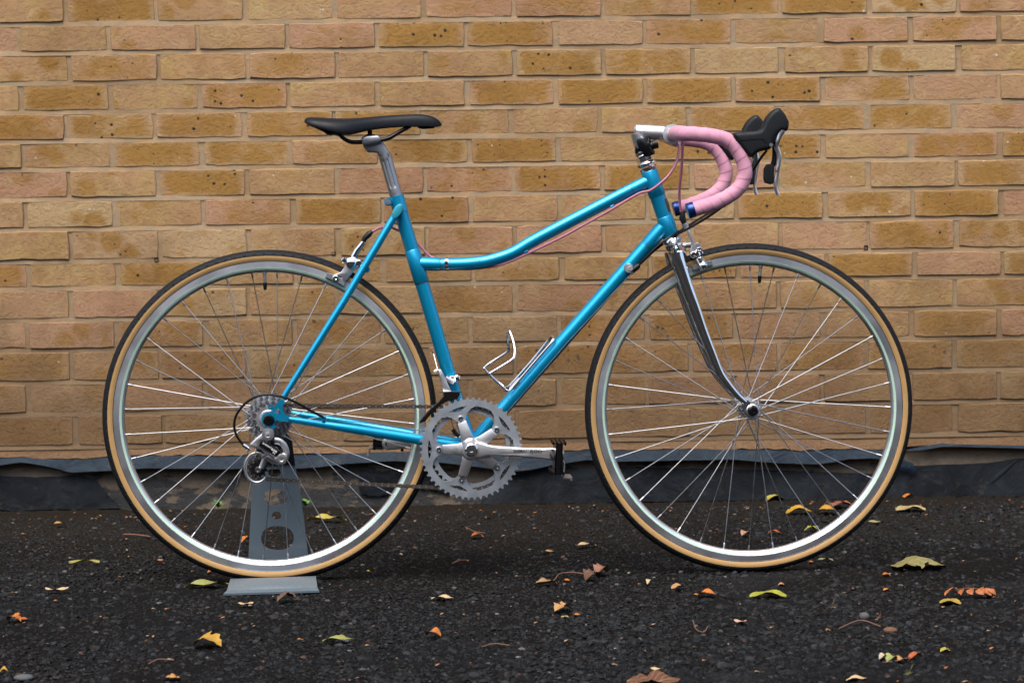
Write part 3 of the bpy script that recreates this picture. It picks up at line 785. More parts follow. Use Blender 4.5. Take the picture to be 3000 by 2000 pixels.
lug.tube([ht_top + axis_ht * 0.001, ht_top + axis_ht * 0.003, htm + axis_ht * 0.034, htm + axis_ht * 0.036], [0.0164, 0.0174, 0.0174, 0.0164], 28)
lug.tube([htm, htm + td * 0.040, htm + td * 0.046], [0.0142, 0.0139, 0.0129], 26)
part(lug, 'head_lug', 'paint', label='upper head lug at the top tube'); lug = MB()
hbm = cB(420, 1010); hbm = ht_top + axis_ht * (hbm - ht_top).dot(axis_ht)
lug.tube([hbm - axis_ht * 0.020, hbm - axis_ht * 0.018, ht_bot - axis_ht * 0.002, ht_bot], [0.0164, 0.0174, 0.0174, 0.0164], 28)
dx0 = cB(405, 1030, 0)
lug.tube([dx0, dx0 + dd * 0.036, dx0 + dd * 0.043], [0.0158, 0.0155, 0.0144], 26)
part(lug, 'head_lug', 'paint', label='lower head lug at the down tube')
part(MB().tube(catmull([cB(440, 790, -0.0115), cB(455, 830, -0.0125), cB(472, 890, -0.0125)], 4), 0.0036, 8, flat=0.35), 'head_badge', 'print_dark')
part(MB().lathe(BB, [(0.0188, -0.034), (0.020, -0.033), (0.020, 0.033), (0.0188, 0.034)], 30), 'bottom_bracket', 'paint')
# dark seams where the lugs end
for (p_, d_, r_) in ((tpos - axis_st * 0.0352, axis_st, 0.0150), (tpos + axis_st * 0.0348, axis_st, 0.0150), (t0_ + ttd * 0.0405, ttd, 0.0131), (htm + td * 0.0465, td, 0.0131), (dx0 + dd * 0.0435, dd, 0.0147)):
    part(MB().tube([p_ - d_ * 0.0006, p_ + d_ * 0.0006], r_, 26), 'lug_seam', 'print_dark')
# binder ears and stay caps
ear = cA(880, 817, 0)
cl_ = MB().tube([st_top, st_top + axis_st * 0.034], 0.0158, 28)
cl_.lathe(ear, [(0.0025, -0.013), (0.0078, -0.013), (0.0078, 0.013), (0.0025, 0.013)], 18)
cl_.tube([ear, ear + Vector((0.014, 0, -0.002))], 0.006, 10)
seat_cl = part(cl_, 'seat_clamp', 'paint')
part(MB().lathe(ear, [(0.0028, -0.0155), (0.0056, -0.0155), (0.0056, -0.012), (0.0018, -0.012), (0.0018, -0.0145), (0.0028, -0.0145)], 14), 'binder_bolt', 'steel', seat_cl)
DROP = cC(580, 510, -0.067)
for s in (-1, 1):
    cap_t = cA(985, 832, -0.019); cap_t.y *= -s; cap_b = cA(917, 938, -0.021); cap_b.y *= -s
    a = at_y(cA(928, 925, -0.022), 0.022 * s); b = at_y(cA(545, 1568, -0.043), 0.043 * s); c_ = at_y(cC(735, 262, -0.062), 0.062 * s)
    a2 = a + (a - b).normalized() * 0.014
    part(MB().tube([a2, a, a + (b - a) * 0.5, b, b + (c_ - b) * 0.6, c_], [0.0075, 0.0078, 0.0078, 0.0076, 0.0068, 0.0058], 20), 'seat_stay', 'paint')
    ax = (cap_b - cap_t); L_ = ax.length / 2; ax.normalize(); per = Vector((ax.z, 0, -ax.x)); cc_ = (cap_t + cap_b) / 2
    mb = MB(); outl = [cc_ + ax * (L_ * math.cos(t)) + per * (0.0085 * math.sin(t)) for t in np.linspace(0, 2 * PI, 25)[:-1]]
    mb.pillow(outl, 0.0225 * s, 0.0085, 0.0015, 2); part(mb, 'stay_cap', 'cap')
    p0 = at_y(cC(800, 500, -0.062), 0.062 * s); p1 = at_y(cK(850, 797, -0.05), 0.052 * s); p2 = at_y(cK(1350, 876, -0.036), 0.037 * s); p3 = BB + Vector((-0.008, 0.024 * s, 0))
    pp = catmull([p0, p0 + (p1 - p0) * 0.4, p1, p1 + (p2 - p1) * 0.55, p2, p3], 5)
    rr = lerp_list([0.0060, 0.0072, 0.0088, 0.0096, 0.0105, 0.0108], 5)
    part(MB().tube(pp, rr, 20, flat=0.82), 'chain_stay', 'paint')
    # dropout
    o_px = [(690, 290), (755, 262), (762, 310), (738, 345), (745, 410), (775, 455), (812, 472), (800, 528), (700, 520), (660, 505), (648, 556), (665, 575), (622, 622), (545, 612), (535, 570), (500, 540), (492, 490), (510, 450), (545, 425), (590, 415), (635, 385), (655, 340)]
    outl = [cC(x, y, -0.067) for x, y in o_px]; hole = [cC(x, y, -0.067) for x, y in ((690, 368), (712, 445), (640, 428))]
    mb = MB(); y0, y1 = (-0.0695, -0.0635) if s < 0 else (0.0635, 0.0695)
    mb.plate(outl, y0, y1, [hole]); e_ = cC(600, 358, -0.067); mb.plate(circ(e_, 0.0058, 16), y0 - .0005, y1 + .0005, [circ(e_, 0.0026, 12)])
    e2 = cC(632, 378, -0.067); mb.box((e2.x, (y0 + y1) / 2, e2.z), (0.012, abs(y1 - y0) * .98, 0.005), Matrix.Rotation(R_(35), 3, 'Y'))
    part(mb, 'dropout', 'paint')
br = cA(722, 1330, 0)
part(MB().tube([br + Vector((0, -0.032, 0)), br + Vector((0, 0.032, 0))], 0.0058, 12), 'brake_bridge', 'paint')
part(MB().tube([cK(625, 690, -0.062), cK(622, 735, -0.060)], 0.0042, 10), 'cable_stop', 'paint')
part(MB().tube([cK(1560, 880, 0) + Vector((0, -.03, 0)), cK(1560, 880, 0) + Vector((0, .03, 0))], 0.006, 12), 'chain_stay_bridge', 'paint')
for q in ((130, 757), (920, 342)):
    p = cL(q[0], q[1] - 14, -0.004); d = (cL(920, 342) - cL(130, 757)).normalized()
    part(MB().tube([p - d * 0.004, p + d * 0.004], 0.0048, 10), 'cable_guide', 'paint')
bd = cM(1750, 858, 0); bdir = Vector((1, 0, 0.0))
clip = MB().tube([bd - bdir * 0.0032, bd + bdir * 0.0032], 0.0134, 24); clip.box(cM(1748, 845, -0.0135), (0.007, 0.004, 0.007)); clip.box(cM(1748, 885, -0.0135), (0.007, 0.004, 0.007))
part(clip, 'cable_clip_band', 'chrome')

# ---- headset and fork
up_ = -axis_ht
hs = MB()
hs.lathe(ht_top, [(0.0165, -0.001), (0.0185, 0.002), (0.0190, 0.005), (0.0170, 0.007)], 28, up_)
hs.lathe(ht_top, [(0.0170, 0.009), (0.0205, 0.012), (0.0210, 0.0155), (0.0185, 0.0185), (0.0150, 0.0195)], 28, up_)
hs.lathe(ht_top, [(0.0150, 0.0205), (0.0172, 0.0215), (0.0172, 0.0295), (0.0140, 0.031)], 8, up_)
hs.lathe(ht_top, [(0.0148, 0.032), (0.0168, 0.034), (0.0168, 0.040), (0.0125, 0.043)], 28, up_)
part(hs, 'headset', 'chrome', label='upper chrome headset under the stem')
hs = MB()
hs.lathe(ht_bot, [(0.0170, 0.0), (0.0200, 0.003), (0.0208, 0.0065), (0.0188, 0.010), (0.0165, 0.011)], 28, axis_ht)
hs.lathe(ht_bot, [(0.0160, 0.012), (0.0190, 0.014), (0.0192, 0.019), (0.0165, 0.0225), (0.0165, 0.026)], 28, axis_ht)
part(hs, 'headset', 'chrome', label='lower chrome headset above the fork crown')
crown = ht_bot + axis_ht * 0.036
mb = MB(); mb.lathe(ht_bot, [(0.0160, 0.024), (0.0178, 0.026), (0.0178, 0.046), (0.0150, 0.050)], 26, axis_ht)
mb.tube([crown + Vector((0, -0.049, -0.004)), crown + Vector((0, -0.03, 0.004)), crown + Vector((0, 0.03, 0.004)), crown + Vector((0, 0.049, -0.004))], [0.013, 0.0155, 0.0155, 0.013], 20)
fork_crown = part(mb, 'fork_crown', 'chrome')
for s in (-1, 1):
    P_ = [at_y(cE(400, 312, -0.048), 0.046 * s), at_y(cE(424, 430, -0.048), 0.048 * s), at_y(cE(500, 660, -0.049), 0.049 * s), at_y(cE(590, 905, -0.050), 0.050 * s), at_y(cE(690, 1190, -0.050), 0.050 * s), at_y(cE(790, 1440, -0.050), 0.050 * s),
          at_y(cF(300, 200, -0.050), 0.050 * s), at_y(cF(440, 400, -0.050), 0.050 * s), at_y(cF(580, 565, -0.050), 0.050 * s), at_y(cF(700, 672, -0.050), 0.050 * s)]
    part(MB().tube(catmull(P_, 5), lerp_list([0.0148, 0.0146, 0.0138, 0.0128, 0.0115, 0.0100, 0.0085, 0.0073, 0.0066, 0.0060], 5), 32, flat=0.74), 'fork_blade', 'chrome')
    mb = MB(); q = [cF(x, y, -0.050) for x, y in ((660, 640), (720, 625), (790, 690), (830, 740), (835, 800), (790, 830), (775, 790), (730, 800), (680, 760), (640, 700))]
    y0, y1 = sorted((0.0475 * s, 0.0525 * s)); mb.plate(q, y0, y1); e_ = cF(632, 762, -0.05); mb.plate(circ(e_, 0.0068, 16), y0 - .0006, y1 + .0006, [circ(e_, 0.0027, 12)]); mb.box((cF(665, 740, -.05).x, (y0 + y1) / 2, cF(665, 740, -.05).z), (0.008, .0048, 0.007))
    part(mb, 'fork_dropout', 'chrome')

# ---- wheels
def wheel(c, phase, hub_r, hub_w, valve_ang, label, dish):
    tr = [(0.3170, 0.0095), (0.3205, 0.0112), (0.3255, 0.0126), (0.3290, 0.0124), (0.3325, 0.0108), (0.3362, 0.0074), (0.3388, 0.0035), (WR, 0.0)]
    rimp = [(0.3170, 0.0078), (0.3176, 0.0090), (0.3170, 0.0100), (0.3048, 0.0104), (0.3042, 0.0100), (0.3000, 0.0078), (0.2965, 0.0058), (0.2948, 0.0030), (0.2943, 0)]
    mb = MB(); pr = [(r, y) for r, y in rimp] + [(r, -y) for r, y in reversed(rimp[:-1])]
    mb.lathe((0, 0, 0), pr, 150, closed=True)
    w = mb.build('wheel', M['rim'], bike, 25, c); w['label'] = label
    for s in (-1, 1):
        MB().lathe((0, 0, 0), [(0.3181, 0.0092 * s), (0.3184, 0.0103 * s), (0.3166, 0.0104 * s), (0.3164, 0.0092 * s)], 150, closed=True).build('rim_edge', M['rimlip'], w, 25)
        MB().lathe((0, 0, 0), [(0.3044, 0.0099 * s), (0.3040, 0.0105 * s), (0.2998, 0.0083 * s), (0.2994, 0.0072 * s), (0.3010, 0.0070 * s)], 150, closed=True).build('rim_band', M['mint'], w, 25)
        MB().lathe((0, 0, 0), [(0.3276, 0.0120 * s), (0.3285, 0.0124 * s), (0.3256, 0.0130 * s), (0.3210, 0.0119 * s), (0.3178, 0.0102 * s), (0.3176, 0.0085 * s), (0.3210, 0.0100 * s), (0.3245, 0.0114 * s)], 150, closed=True).build('tyre_sidewall', M['tan'], w, 50)
    q = [(0.3280, 0.0114), (0.3285, 0.0130), (0.3305, 0.0127), (0.3335, 0.0112), (0.3366, 0.0076), (0.3390, 0.0036), (WR, 0.0)]
    pr = q + [(r, -y) for r, y in reversed(q[:-1])] + [(0.3290, 0.0)]
    MB().lathe((0, 0, 0), pr, 220, closed=True).build('tyre', M['tread'], w, 60)
    # hub
    fw = hub_w; hb = MB()
    hb.lathe((0, 0, 0), [(0.004, -fw - .010), (0.009, -fw - .010), (0.0115, -fw - .006), (0.0125, -fw - .0016), (hub_r, -fw - .0016), (hub_r + .0005, -fw), (hub_r, -fw + .0016), (0.013, -fw + .003), (0.0095, -fw + .012), (0.0095, fw - .012), (0.013, fw - .003), (hub_r, fw - .0016), (hub_r + .0005, fw), (hub_r, fw + .0016), (0.0125, fw + .0016), (0.0115, fw + .006), (0.009, fw + .010), (0.004, fw + .010)], 36)
    for i in range(18):
        for s in (-1, 1):
            t = R_(20 * i + (10 if s > 0 else 0)); rr = hub_r - 0.003
            hb.ball((rr * math.cos(t), s * (fw + 0.0022), rr * math.sin(t)), 0.0013, 6)
    hb.build('hub', M['alloy'], w)
    # spokes: three-cross, 36
    cross = 60.0
    sm = {}
    for s in (-1, 1):
        for d in (-1, 1):
            a = R_(-90 + d * cross); h = Vector(((hub_r - .003) * math.cos(a), s * (fw + (0.0018 if d > 0 else -0.0018)), (hub_r - .003) * math.sin(a)))
            e = Vector((0, s * 0.0018 - dish * 0.0, -0.2955)); dr = (h - e).normalized()
            mb = MB().tube([h, e], 0.0010, 8); mb.tube([e - dr * 0.002, e + dr * 0.0105, e + dr * 0.0118], [0.0020, 0.0020, 0.0014], 8)
            sm[(s, d)] = mb.mesh('spoke', M['steel'])
    for i in range(36):
        s = -1 if i % 2 == 0 else 1; d = 1 if (i // 2) % 2 == 0 else -1
        link('spoke', sm[(s, d)], w, (0, 0, 0), (0, -R_(phase + 10 * i), 0))
    a = R_(valve_ang); u = Vector((math.cos(a), 0, math.sin(a)))
    vb = MB(); vb.tube([u * 0.297, u * 0.291, u * 0.290, u * 0.272], [0.0045, 0.0045, 0.0030, 0.0030], 12)
    vl = vb.build('valve_stem', M['dull'], w); vl
    MB().tube([u * 0.274, u * 0.273, u * 0.262, u * 0.2585], [0.0032, 0.0040, 0.0036, 0.0022], 12).build('valve_cap', M['black'], w)
    return w
rw = wheel(rear_c, -3.9, 0.0225, 0.030, 91.0, 'rear wheel with tan sidewall tyre and cassette', 1)
fw_ = wheel(front_c, -0.5, 0.0205, 0.035, 85.0, 'front wheel with tan sidewall tyre under the chrome fork', 0)
# axle nuts
mb = MB(); mb.lathe(DROP, [(0.0115, -0.002), (0.0118, -0.009), (0.0095, -0.0135), (0.003, -0.014), (0.003, -0.0125), (0.0004, -0.0125)], 24, (0, 1, 0)); part(mb, 'axle_nut', 'gloss')
mb = MB(); e_ = cF(812, 797, -0.055); mb.lathe(e_, [(0.0112, 0.004), (0.0115, 0.001), (0.0102, -0.001), (0.0100, -0.0080), (0.0080, -0.0112), (0.0030, -0.0118), (0.0024, -0.0105), (0.0004, -0.0105)], 26); part(mb, 'axle_nut', 'gloss')
mb = MB(); mb.lathe(at_y(e_, -0.0535), [(0.0128, 0.003), (0.0132, 0.0), (0.0112, -0.0015), (0.0108, -0.0012)], 28); part(mb, 'axle_washer', 'alloy')

# ---- cassette, chain, cranks
def cog(c, y, r, teeth, t, name, mat, inner, parent=None, holes=0):
    out = []
    for i in range(teeth):
        for k, q in ((0.0, -0.0026), (0.22, -0.0026), (0.40, 0.0016), (0.60, 0.0016), (0.78, -0.0026)):
            a = 2 * PI * (i + k) / teeth; out.append((c.x + (r + q) * math.cos(a), c.z + (r + q) * math.sin(a)))
    hs_ = [circ((c.x, c.z), inner, 28)]
    for i in range(holes):
        a = 2 * PI * (i + .3) / holes; rm = (r - .004 + inner) / 2 + .001
        hs_.append(circ((c.x + rm * math.cos(a), c.z + rm * math.sin(a)), min(0.0022, (r - inner) * 0.2), 8))
    mb = MB().plate(out, y - t / 2, y + t / 2, hs_)
    return part(mb, name, mat, parent)
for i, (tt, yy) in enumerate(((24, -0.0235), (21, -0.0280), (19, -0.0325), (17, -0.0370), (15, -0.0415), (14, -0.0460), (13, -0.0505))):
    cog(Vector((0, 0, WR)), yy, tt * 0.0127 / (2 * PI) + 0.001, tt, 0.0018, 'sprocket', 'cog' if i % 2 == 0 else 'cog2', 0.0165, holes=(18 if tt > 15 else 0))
part(MB().lathe(rear_c, [(0.017, -0.021), (0.019, -0.022), (0.019, -0.052), (0.0165, -0.0555), (0.012, -0.056), (0.012, -0.060), (0.008, -0.063)], 28), 'lock_ring', 'cog')
RINGY = -0.050
rc_ = Vector((BB.x, 0, BB.z))
bolts = [R_(36 + 72 * k) for k in range(5)]
def chainring(y, r, teeth, inner, boss, name, t, mat, window):
    out = []
    for i in range(teeth):
        for k, q in ((0.0, -0.0055), (0.20, -0.0052), (0.40, 0.0), (0.58, 0.0), (0.80, -0.0052)):
            a = 2 * PI * (i + k) / teeth; out.append((rc_.x + (r + q) * math.cos(a), rc_.z + (r + q) * math.sin(a)))
    hs_ = []
    # one opening that runs round the five bolt bosses, five lens windows outside them
    central = []
    for b in bolts:
        loop = central
        for (aa, rad) in ((-9, boss - .003), (-5.5, boss - .0075), (0, boss - .0095), (5.5, boss - .0075), (9, boss - .003)): loop.append((rc_.x + rad * math.cos(b + R_(aa)), rc_.z + rad * math.sin(b + R_(aa))))
        for (aa, rad) in ((R_(11), boss + .004), (R_(13.5), inner - .013), (R_(18), inner - .006)): loop.append((rc_.x + rad * math.cos(b + aa), rc_.z + rad * math.sin(b + aa)))
        w0, w1 = b + R_(25), b + R_(47)
        for t_ in np.linspace(w0, w1, 9): loop.append((rc_.x + inner * math.cos(t_), rc_.z + inner * math.sin(t_)))
        for (aa, rad) in ((R_(54), inner - .006), (R_(58.5), inner - .013), (R_(61), boss + .004)): loop.append((rc_.x + rad * math.cos(b + aa), rc_.z + rad * math.sin(b + aa)))
        if window:
            lp = [(rc_.x + (inner + .0005) * math.cos(b + R_(q)), rc_.z + (inner + .0005) * math.sin(b + R_(q))) for q in np.linspace(-13, 13, 8)]
            lp += [(rc_.x + (inner - .0075 + 0.0075 * abs(q / 13) ** 1.6) * math.cos(b + R_(q)), rc_.z + (inner - .0075 + 0.0075 * abs(q / 13) ** 1.6) * math.sin(b + R_(q))) for q in (9, 5, 0, -5, -9)]
            hs_.append(lp)
    hs_.append(central)
    return part(MB().plate(out, y - t / 2, y + t / 2, hs_), name, mat)
chainring(RINGY, 0.1048, 52, 0.0868, 0.065, 'chainring', 0.0035, 'ring', True)['label'] = 'large grey outer chainring'
def plain_ring(y, r, teeth, t):
    out = []
    for i in range(teeth):
        for k, q in ((0.0, -0.0052), (0.20, -0.0052), (0.40, 0.0), (0.58, 0.0), (0.80, -0.0052)):
            a = 2 * PI * (i + k) / teeth; out.append((rc_.x + (r + q) * math.cos(a), rc_.z + (r + q) * math.sin(a)))
    hole = []
    for i in range(90):
        a = 2 * PI * i / 90; near = min(abs((a - b + PI) % (2 * PI) - PI) for b in bolts)
        hole.append((rc_.x + (0.0725 - 0.0165 * math.exp(-(near / 0.15) ** 2)) * math.cos(a), rc_.z + (0.0725 - 0.0165 * math.exp(-(near / 0.15) ** 2)) * math.sin(a)))
    return part(MB().plate(out, y - t / 2, y + t / 2, [hole]), 'chainring', 'ring', label='small inner chainring carrying the chain')
plain_ring(-0.0415, 0.0862, 42, 0.003)
# spider + right crank arm
pe = cD(1424, 1034, -0.080)
ar = MB()
for b in bolts:
    d = Vector((math.cos(b), 0, math.sin(b))); n_ = Vector((-d.z, 0, d.x)); o_ = rc_
    q = [o_ + d * 0.010 + n_ * 0.0155, o_ + d * 0.028 + n_ * 0.0112, o_ + d * 0.057 + n_ * 0.0092, o_ + d * 0.0585 - n_ * 0.0092, o_ + d * 0.028 - n_ * 0.0112, o_ + d * 0.010 - n_ * 0.0155]
    ar.pillow(q, -0.0555, 0.0045, 0.0018, 2)
    q = [o_ + d * 0.055 + n_ * 0.0075, o_ + d * 0.070 + n_ * 0.0070, o_ + d * 0.0725, o_ + d * 0.070 - n_ * 0.0070, o_ + d * 0.055 - n_ * 0.0075]
    ar.pillow(q, -0.0480, 0.003, 0.001, 2)
ar.lathe((rc_.x, 0, rc_.z), [(0.010, -0.050), (0.0235, -0.0505), (0.0225, -0.060), (0.0185, -0.0680), (0.0135, -0.0688), (0.0128, -0.066)], 34)
spider = part(ar, 'crank_spider', 'alloy')
dA = (at_y(pe, 0) - rc_); LA = dA.length; dA.normalize(); nA = Vector((-dA.z, 0, dA.x))
def crank(y_in, y_out, s, length, direction, name='crank_arm'):
    nrm = Vector((-direction.z, 0, direction.x)); mb = MB(); rings = []
    prof = [(0.006, 0.0165), (0.022, 0.0150), (0.035, 0.0112), (0.055, 0.0098), (0.10, 0.0096), (length - 0.03, 0.0108), (length - 0.012, 0.0128), (length, 0.0135), (length + 0.008, 0.0108), (length + 0.0118, 0.0062), (length + 0.0132, 0.0)]
    up_l = [rc_ + direction * t + nrm * w for t, w in prof]; lo = [rc_ + direction * t - nrm * w for t, w in reversed(prof[:-1])]
    outl = up_l + lo
    mb.pillow(outl, 0, 0.0068, 0.0034, 3)
    vs = []
    for q in mb.v:
        t = (Vector(q) - rc_).dot(direction); k = min(1, max(0, t / length)); vs.append((q[0], q[1] + (y_in + (y_out - y_in) * k) , q[2]))
    mb.v = vs
    return mb
ca = part(crank(-0.0620, -0.0800, -1, LA, dA), 'crank_arm', 'alloy', label='right crank arm with lettering')
part(MB().lathe((rc_.x, 0, rc_.z), [(0.0004, -0.0715), (0.0042, -0.0715), (0.0048, -0.0745), (0.0105, -0.0745), (0.0128, -0.0725), (0.0132, -0.067)], 30), 'crank_bolt', 'chrome', label='polished crank bolt cap')
for b in bolts:
    p = rc_ + Vector((math.cos(b), 0, math.sin(b))) * 0.065
    part(MB().lathe(p, [(0.0004, -0.0545), (0.0026, -0.0545), (0.0030, -0.0575), (0.0048, -0.0575), (0.0056, -0.0560), (0.0056, -0.049)], 18), 'chainring_bolt', 'chrome')
pl_ = cK(1215, 935, 0.080); dL = (at_y(pl_, 0) - rc_); LL = dL.length; dL.normalize()
part(crank(0.058, 0.078, 1, LL, dL), 'crank_arm', 'alloy', label='left crank arm behind the rear wheel')
part(MB().lathe(pl_, [(0.0004, -0.0095), (0.0062, -0.0095), (0.0068, -0.0075), (0.0068, 0.002)], 18), 'pedal_axle_end', 'black')
# pedals hanging on edge
def pedal(c, s, tilt):
    Rm = Matrix.Rotation(R_(tilt), 3, 'Y'); T = lambda x, y, z: c + Rm @ Vector((x, 0, z)) + Vector((0, y * s, 0))
    mb = MB()
    mb.tube([T(0, 0.004, 0), T(0, 0.085, 0)], 0.0075, 14)
    mb.lathe(c, [(0.0125, 0.010 * s), (0.0135, 0.020 * s), (0.011, 0.040 * s), (0.010, 0.085 * s)], 18)
    b = part(mb, 'pedal', 'black', label='right pedal' if s < 0 else 'left pedal')
    cg = MB()
    for x in (-0.0055, 0.0055):
        cg.box(T(x, 0.052, 0.0), (0.0030, 0.078, 0.056), Rm)
    for yy in (0.016, 0.052, 0.088):
        cg.box(T(0, yy, 0.0), (0.013, 0.006, 0.060 if yy != 0.052 else 0.03), Rm)
    for zz in (-0.0295, 0.0295):
        for yy in (0.018, 0.034, 0.05, 0.066, 0.084):
            for x in (-0.012, -0.004, 0.004, 0.012): cg.box(T(x, yy, zz), (0.004, 0.0045, 0.006), Rm)
        cg.box(T(0, 0.052, zz), (0.026, 0.07, 0.002), Rm)
    cg.build('pedal_cage', M['gloss'], b)
    fl = MB(); fl.box(T(0.013, 0.05, -0.024), (0.003, 0.05, 0.030), Rm); fl.box(T(0.021, 0.05, -0.039), (0.018, 0.052, 0.003), Rm); fl.box(T(0.029, 0.05, -0.041), (0.003, 0.05, 0.006), Rm)
    fl.build('pedal_flip_tab', M['dull'], b)
    return b
pc = cD(1405, 1028, -0.086); pc.y = -0.086
pb = pedal(pc, -1, 4.0)
mb = MB(); mb.lathe(cD(1424, 1038, -0.0885), [(0.0042, 0.002), (0.0044, -0.0008), (0.0075, -0.0010), (0.0078, 0.002)], 20, closed=True); part(mb, 'bearing_seal', 'orange')
pl2 = pl_.copy(); pl2.y = 0.086; pl2.z -= 0.004
pedal(pl2, 1, 94.0)
# lettering
def lettering(s, size, centre, ang, y, mat, parent, name='lettering', sx=1.0, bold=0.0):
    cu = bpy.data.curves.new('t', 'FONT'); cu.body = s; cu.size = size; cu.align_x = 'CENTER'; cu.align_y = 'CENTER'; cu.extrude = 0.00025; cu.offset = bold
    to = bpy.data.objects.new('t', cu); COL.objects.link(to)
    dg = bpy.context.evaluated_depsgraph_get(); dg.update()
    src = bpy.data.meshes.new_from_object(to.evaluated_get(dg)); mb = MB(); ca_, sa_ = math.cos(ang), math.sin(ang)
    mb.v = [(centre.x + q.co.x * sx * ca_ - q.co.y * sa_, y - q.co.z, centre.z + q.co.x * sx * sa_ + q.co.y * ca_) for q in src.vertices]
    mb.f = [tuple(p.vertices) for p in src.polygons]
    bpy.data.objects.remove(to); bpy.data.meshes.remove(src); bpy.data.curves.remove(cu)
    return mb.build(name, mat, parent)
tx = cD(1157, 1008, -0.084)
aA = math.atan2(dA.z, dA.x)
def arm_y(p): return -0.0620 - 0.018 * min(1, max(0, (at_y(p, 0) - rc_).dot(dA) / LA)) - 0.0068
p1 = cD(1103, 1008, -0.082); p2 = cD(1222, 1008, -0.083)
lettering('SHIMANO', 0.0075, p1, aA, arm_y(p1) - 0.0006, M['print_dark'], ca, sx=1.15, bold=0.00012)
lettering('600', 0.0095, p2, aA, arm_y(p2) - 0.0008, M['print_dark'], ca, sx=1.75, bold=0.00012)

# chain
CH_Y = -0.0435
def chain_path():
    P_ = []
    ccog = Vector((0, 0, WR)); r1 = 0.0275; r2 = 0.0838; c2 = Vector((rc_.x, 0, rc_.z))
    d = c2 - ccog; L_ = d.length; base = math.atan2(d.z, d.x); off = math.acos((r1 - r2) / L_)
    a_top = base + off
    up1 = ccog + Vector((math.cos(a_top), 0, math.sin(a_top))) * r1; up2 = c2 + Vector((math.cos(a_top), 0, math.sin(a_top))) * r2
    lp = cC(462, 1066, CH_Y); gp = cC(655, 835, CH_Y); rp = 0.0215
    low_end = cC(490, 1172, CH_Y); d2 = low_end - c2; base2 = math.atan2(d2.z, d2.x)
    a_bot = base2 + math.acos(r2 / math.hypot(d2.x, d2.z))
    for t in np.linspace(0, 1, 30): P_.append(up1 + (up2 - up1) * t)
    a_end = a_bot - 2 * PI if a_bot > a_top else a_bot
    for t in np.linspace(a_top, a_end, 60)[1:]: P_.append(c2 + Vector((math.cos(t), 0, math.sin(t))) * r2)
    e = P_[-1].copy()
    for t in np.linspace(0, 1, 30)[1:]: P_.append(e + (Vector((lp.x + .004, 0, lp.z - rp)) - e) * t)
    for t in np.linspace(-80, -290, 14): P_.append(Vector((lp.x + rp * math.cos(R_(t)), 0, lp.z + rp * math.sin(R_(t)))))
    for t in np.linspace(-110, 60, 12): P_.append(Vector((gp.x + rp * math.cos(R_(t)), 0, gp.z + rp * math.sin(R_(t)))))
    for t in np.linspace(-110, -(360 - math.degrees(a_top)), 22): P_.append(ccog + Vector((math.cos(R_(t)), 0, math.sin(R_(t)))) * r1)
    return P_
cp = chain_path(); seg = [0.0]
for i in range(1, len(cp)): seg.append(seg[-1] + (cp[i] - cp[i - 1]).length)
nl = int(seg[-1] / 0.0127); mb = MB(); pins = []
for i in range(nl + 1):
    s_ = min(i * seg[-1] / nl, seg[-1] - 1e-6)
    pins.append(Vector((float(np.interp(s_, seg, [p.x for p in cp])), CH_Y, float(np.interp(s_, seg, [p.z for p in cp])))))
def link_outline(a, b, r, waist):
    d = (b - a).normalized(); n_ = Vector((-d.z, 0, d.x)); o = []
    for t in np.linspace(60, 300, 7): o.append(a + d * (r * math.cos(R_(t))) + n_ * (r * math.sin(R_(t))))
    o.append((a + b) / 2 - n_ * waist)
    for t in np.linspace(-120, 120, 7): o.append(b + d * (r * math.cos(R_(t))) + n_ * (r * math.sin(R_(t))))
    o.append((a + b) / 2 + n_ * waist)
    return o
pinm = MB()
for i in range(nl):
    a, b = pins[i], pins[i + 1]; outer = i % 2 == 0; h_ = 0.0032 if outer else 0.0021
    o = link_outline(a, b, 0.0041, 0.0027)
    for s in (-1, 1): mb.plate(o, CH_Y + s * h_ - 0.0005, CH_Y + s * h_ + 0.0005)
    pinm.lathe(a, [(0.0019, -0.0040), (0.0019, 0.0040)], 8)
    mb.lathe(a, [(0.0038, -0.0016), (0.0038, 0.0016)], 10)
chain = part(mb, 'chain', 'chain'); pinm.build('chain_pins', M['steel'], chain)

# rear derailleur
rd = MB()
up_k = [cC(x, y, -0.076) for x, y in ((515, 640), (545, 615), (600, 618), (622, 660), (610, 715), (560, 735), (500, 742), (468, 800), (490, 838), (430, 832), (362, 800), (372, 768), (430, 712), (490, 665))]
rd.pillow(up_k, -0.080, 0.008, 0.003, 2)
rd.lathe(cC(570, 668, -0.078), [(0.0120, 0.006), (0.0125, -0.004), (0.0120, -0.0105), (0.0062, -0.0110), (0.0052, -0.0085), (0.0004, -0.0085)], 26)
rdo = part(rd, 'rear_derailleur', 'polish', label='silver rear derailleur hanging from the dropout')
pg = MB(); pg.pillow([cC(x, y, -0.090) for x, y in ((500, 735), (718, 866), (694, 938), (655, 918), (468, 800), (478, 770))], -0.0905, 0.005, 0.0012, 2)
pg.build('parallelogram_plate', M['gloss'], rdo)
pg = MB(); pg.pillow([cC(x, y, -0.080) for x, y in ((470, 820), (500, 830), (660, 935), (690, 960), (650, 965), (520, 880))], -0.079, 0.006, 0.001, 2); pg.build('parallelogram_link', M['dull'], rdo)
pa = math.atan2(cC(718, 866, -0.09).z - cC(500, 735, -0.09).z, cC(718, 866, -0.09).x - cC(500, 735, -0.09).x)
lettering('SHIMANO', 0.0048, cC(563, 806, -0.096), pa, -0.0962, M['print_white'], rdo, sx=1.05)
lettering('600', 0.0066, cC(640, 860, -0.096), pa, -0.0962, M['print_white'], rdo, sx=1.25)
lettering('SIS', 0.0038, cC(636, 888, -0.096), pa, -0.0962, M['print_white'], rdo, sx=1.3)
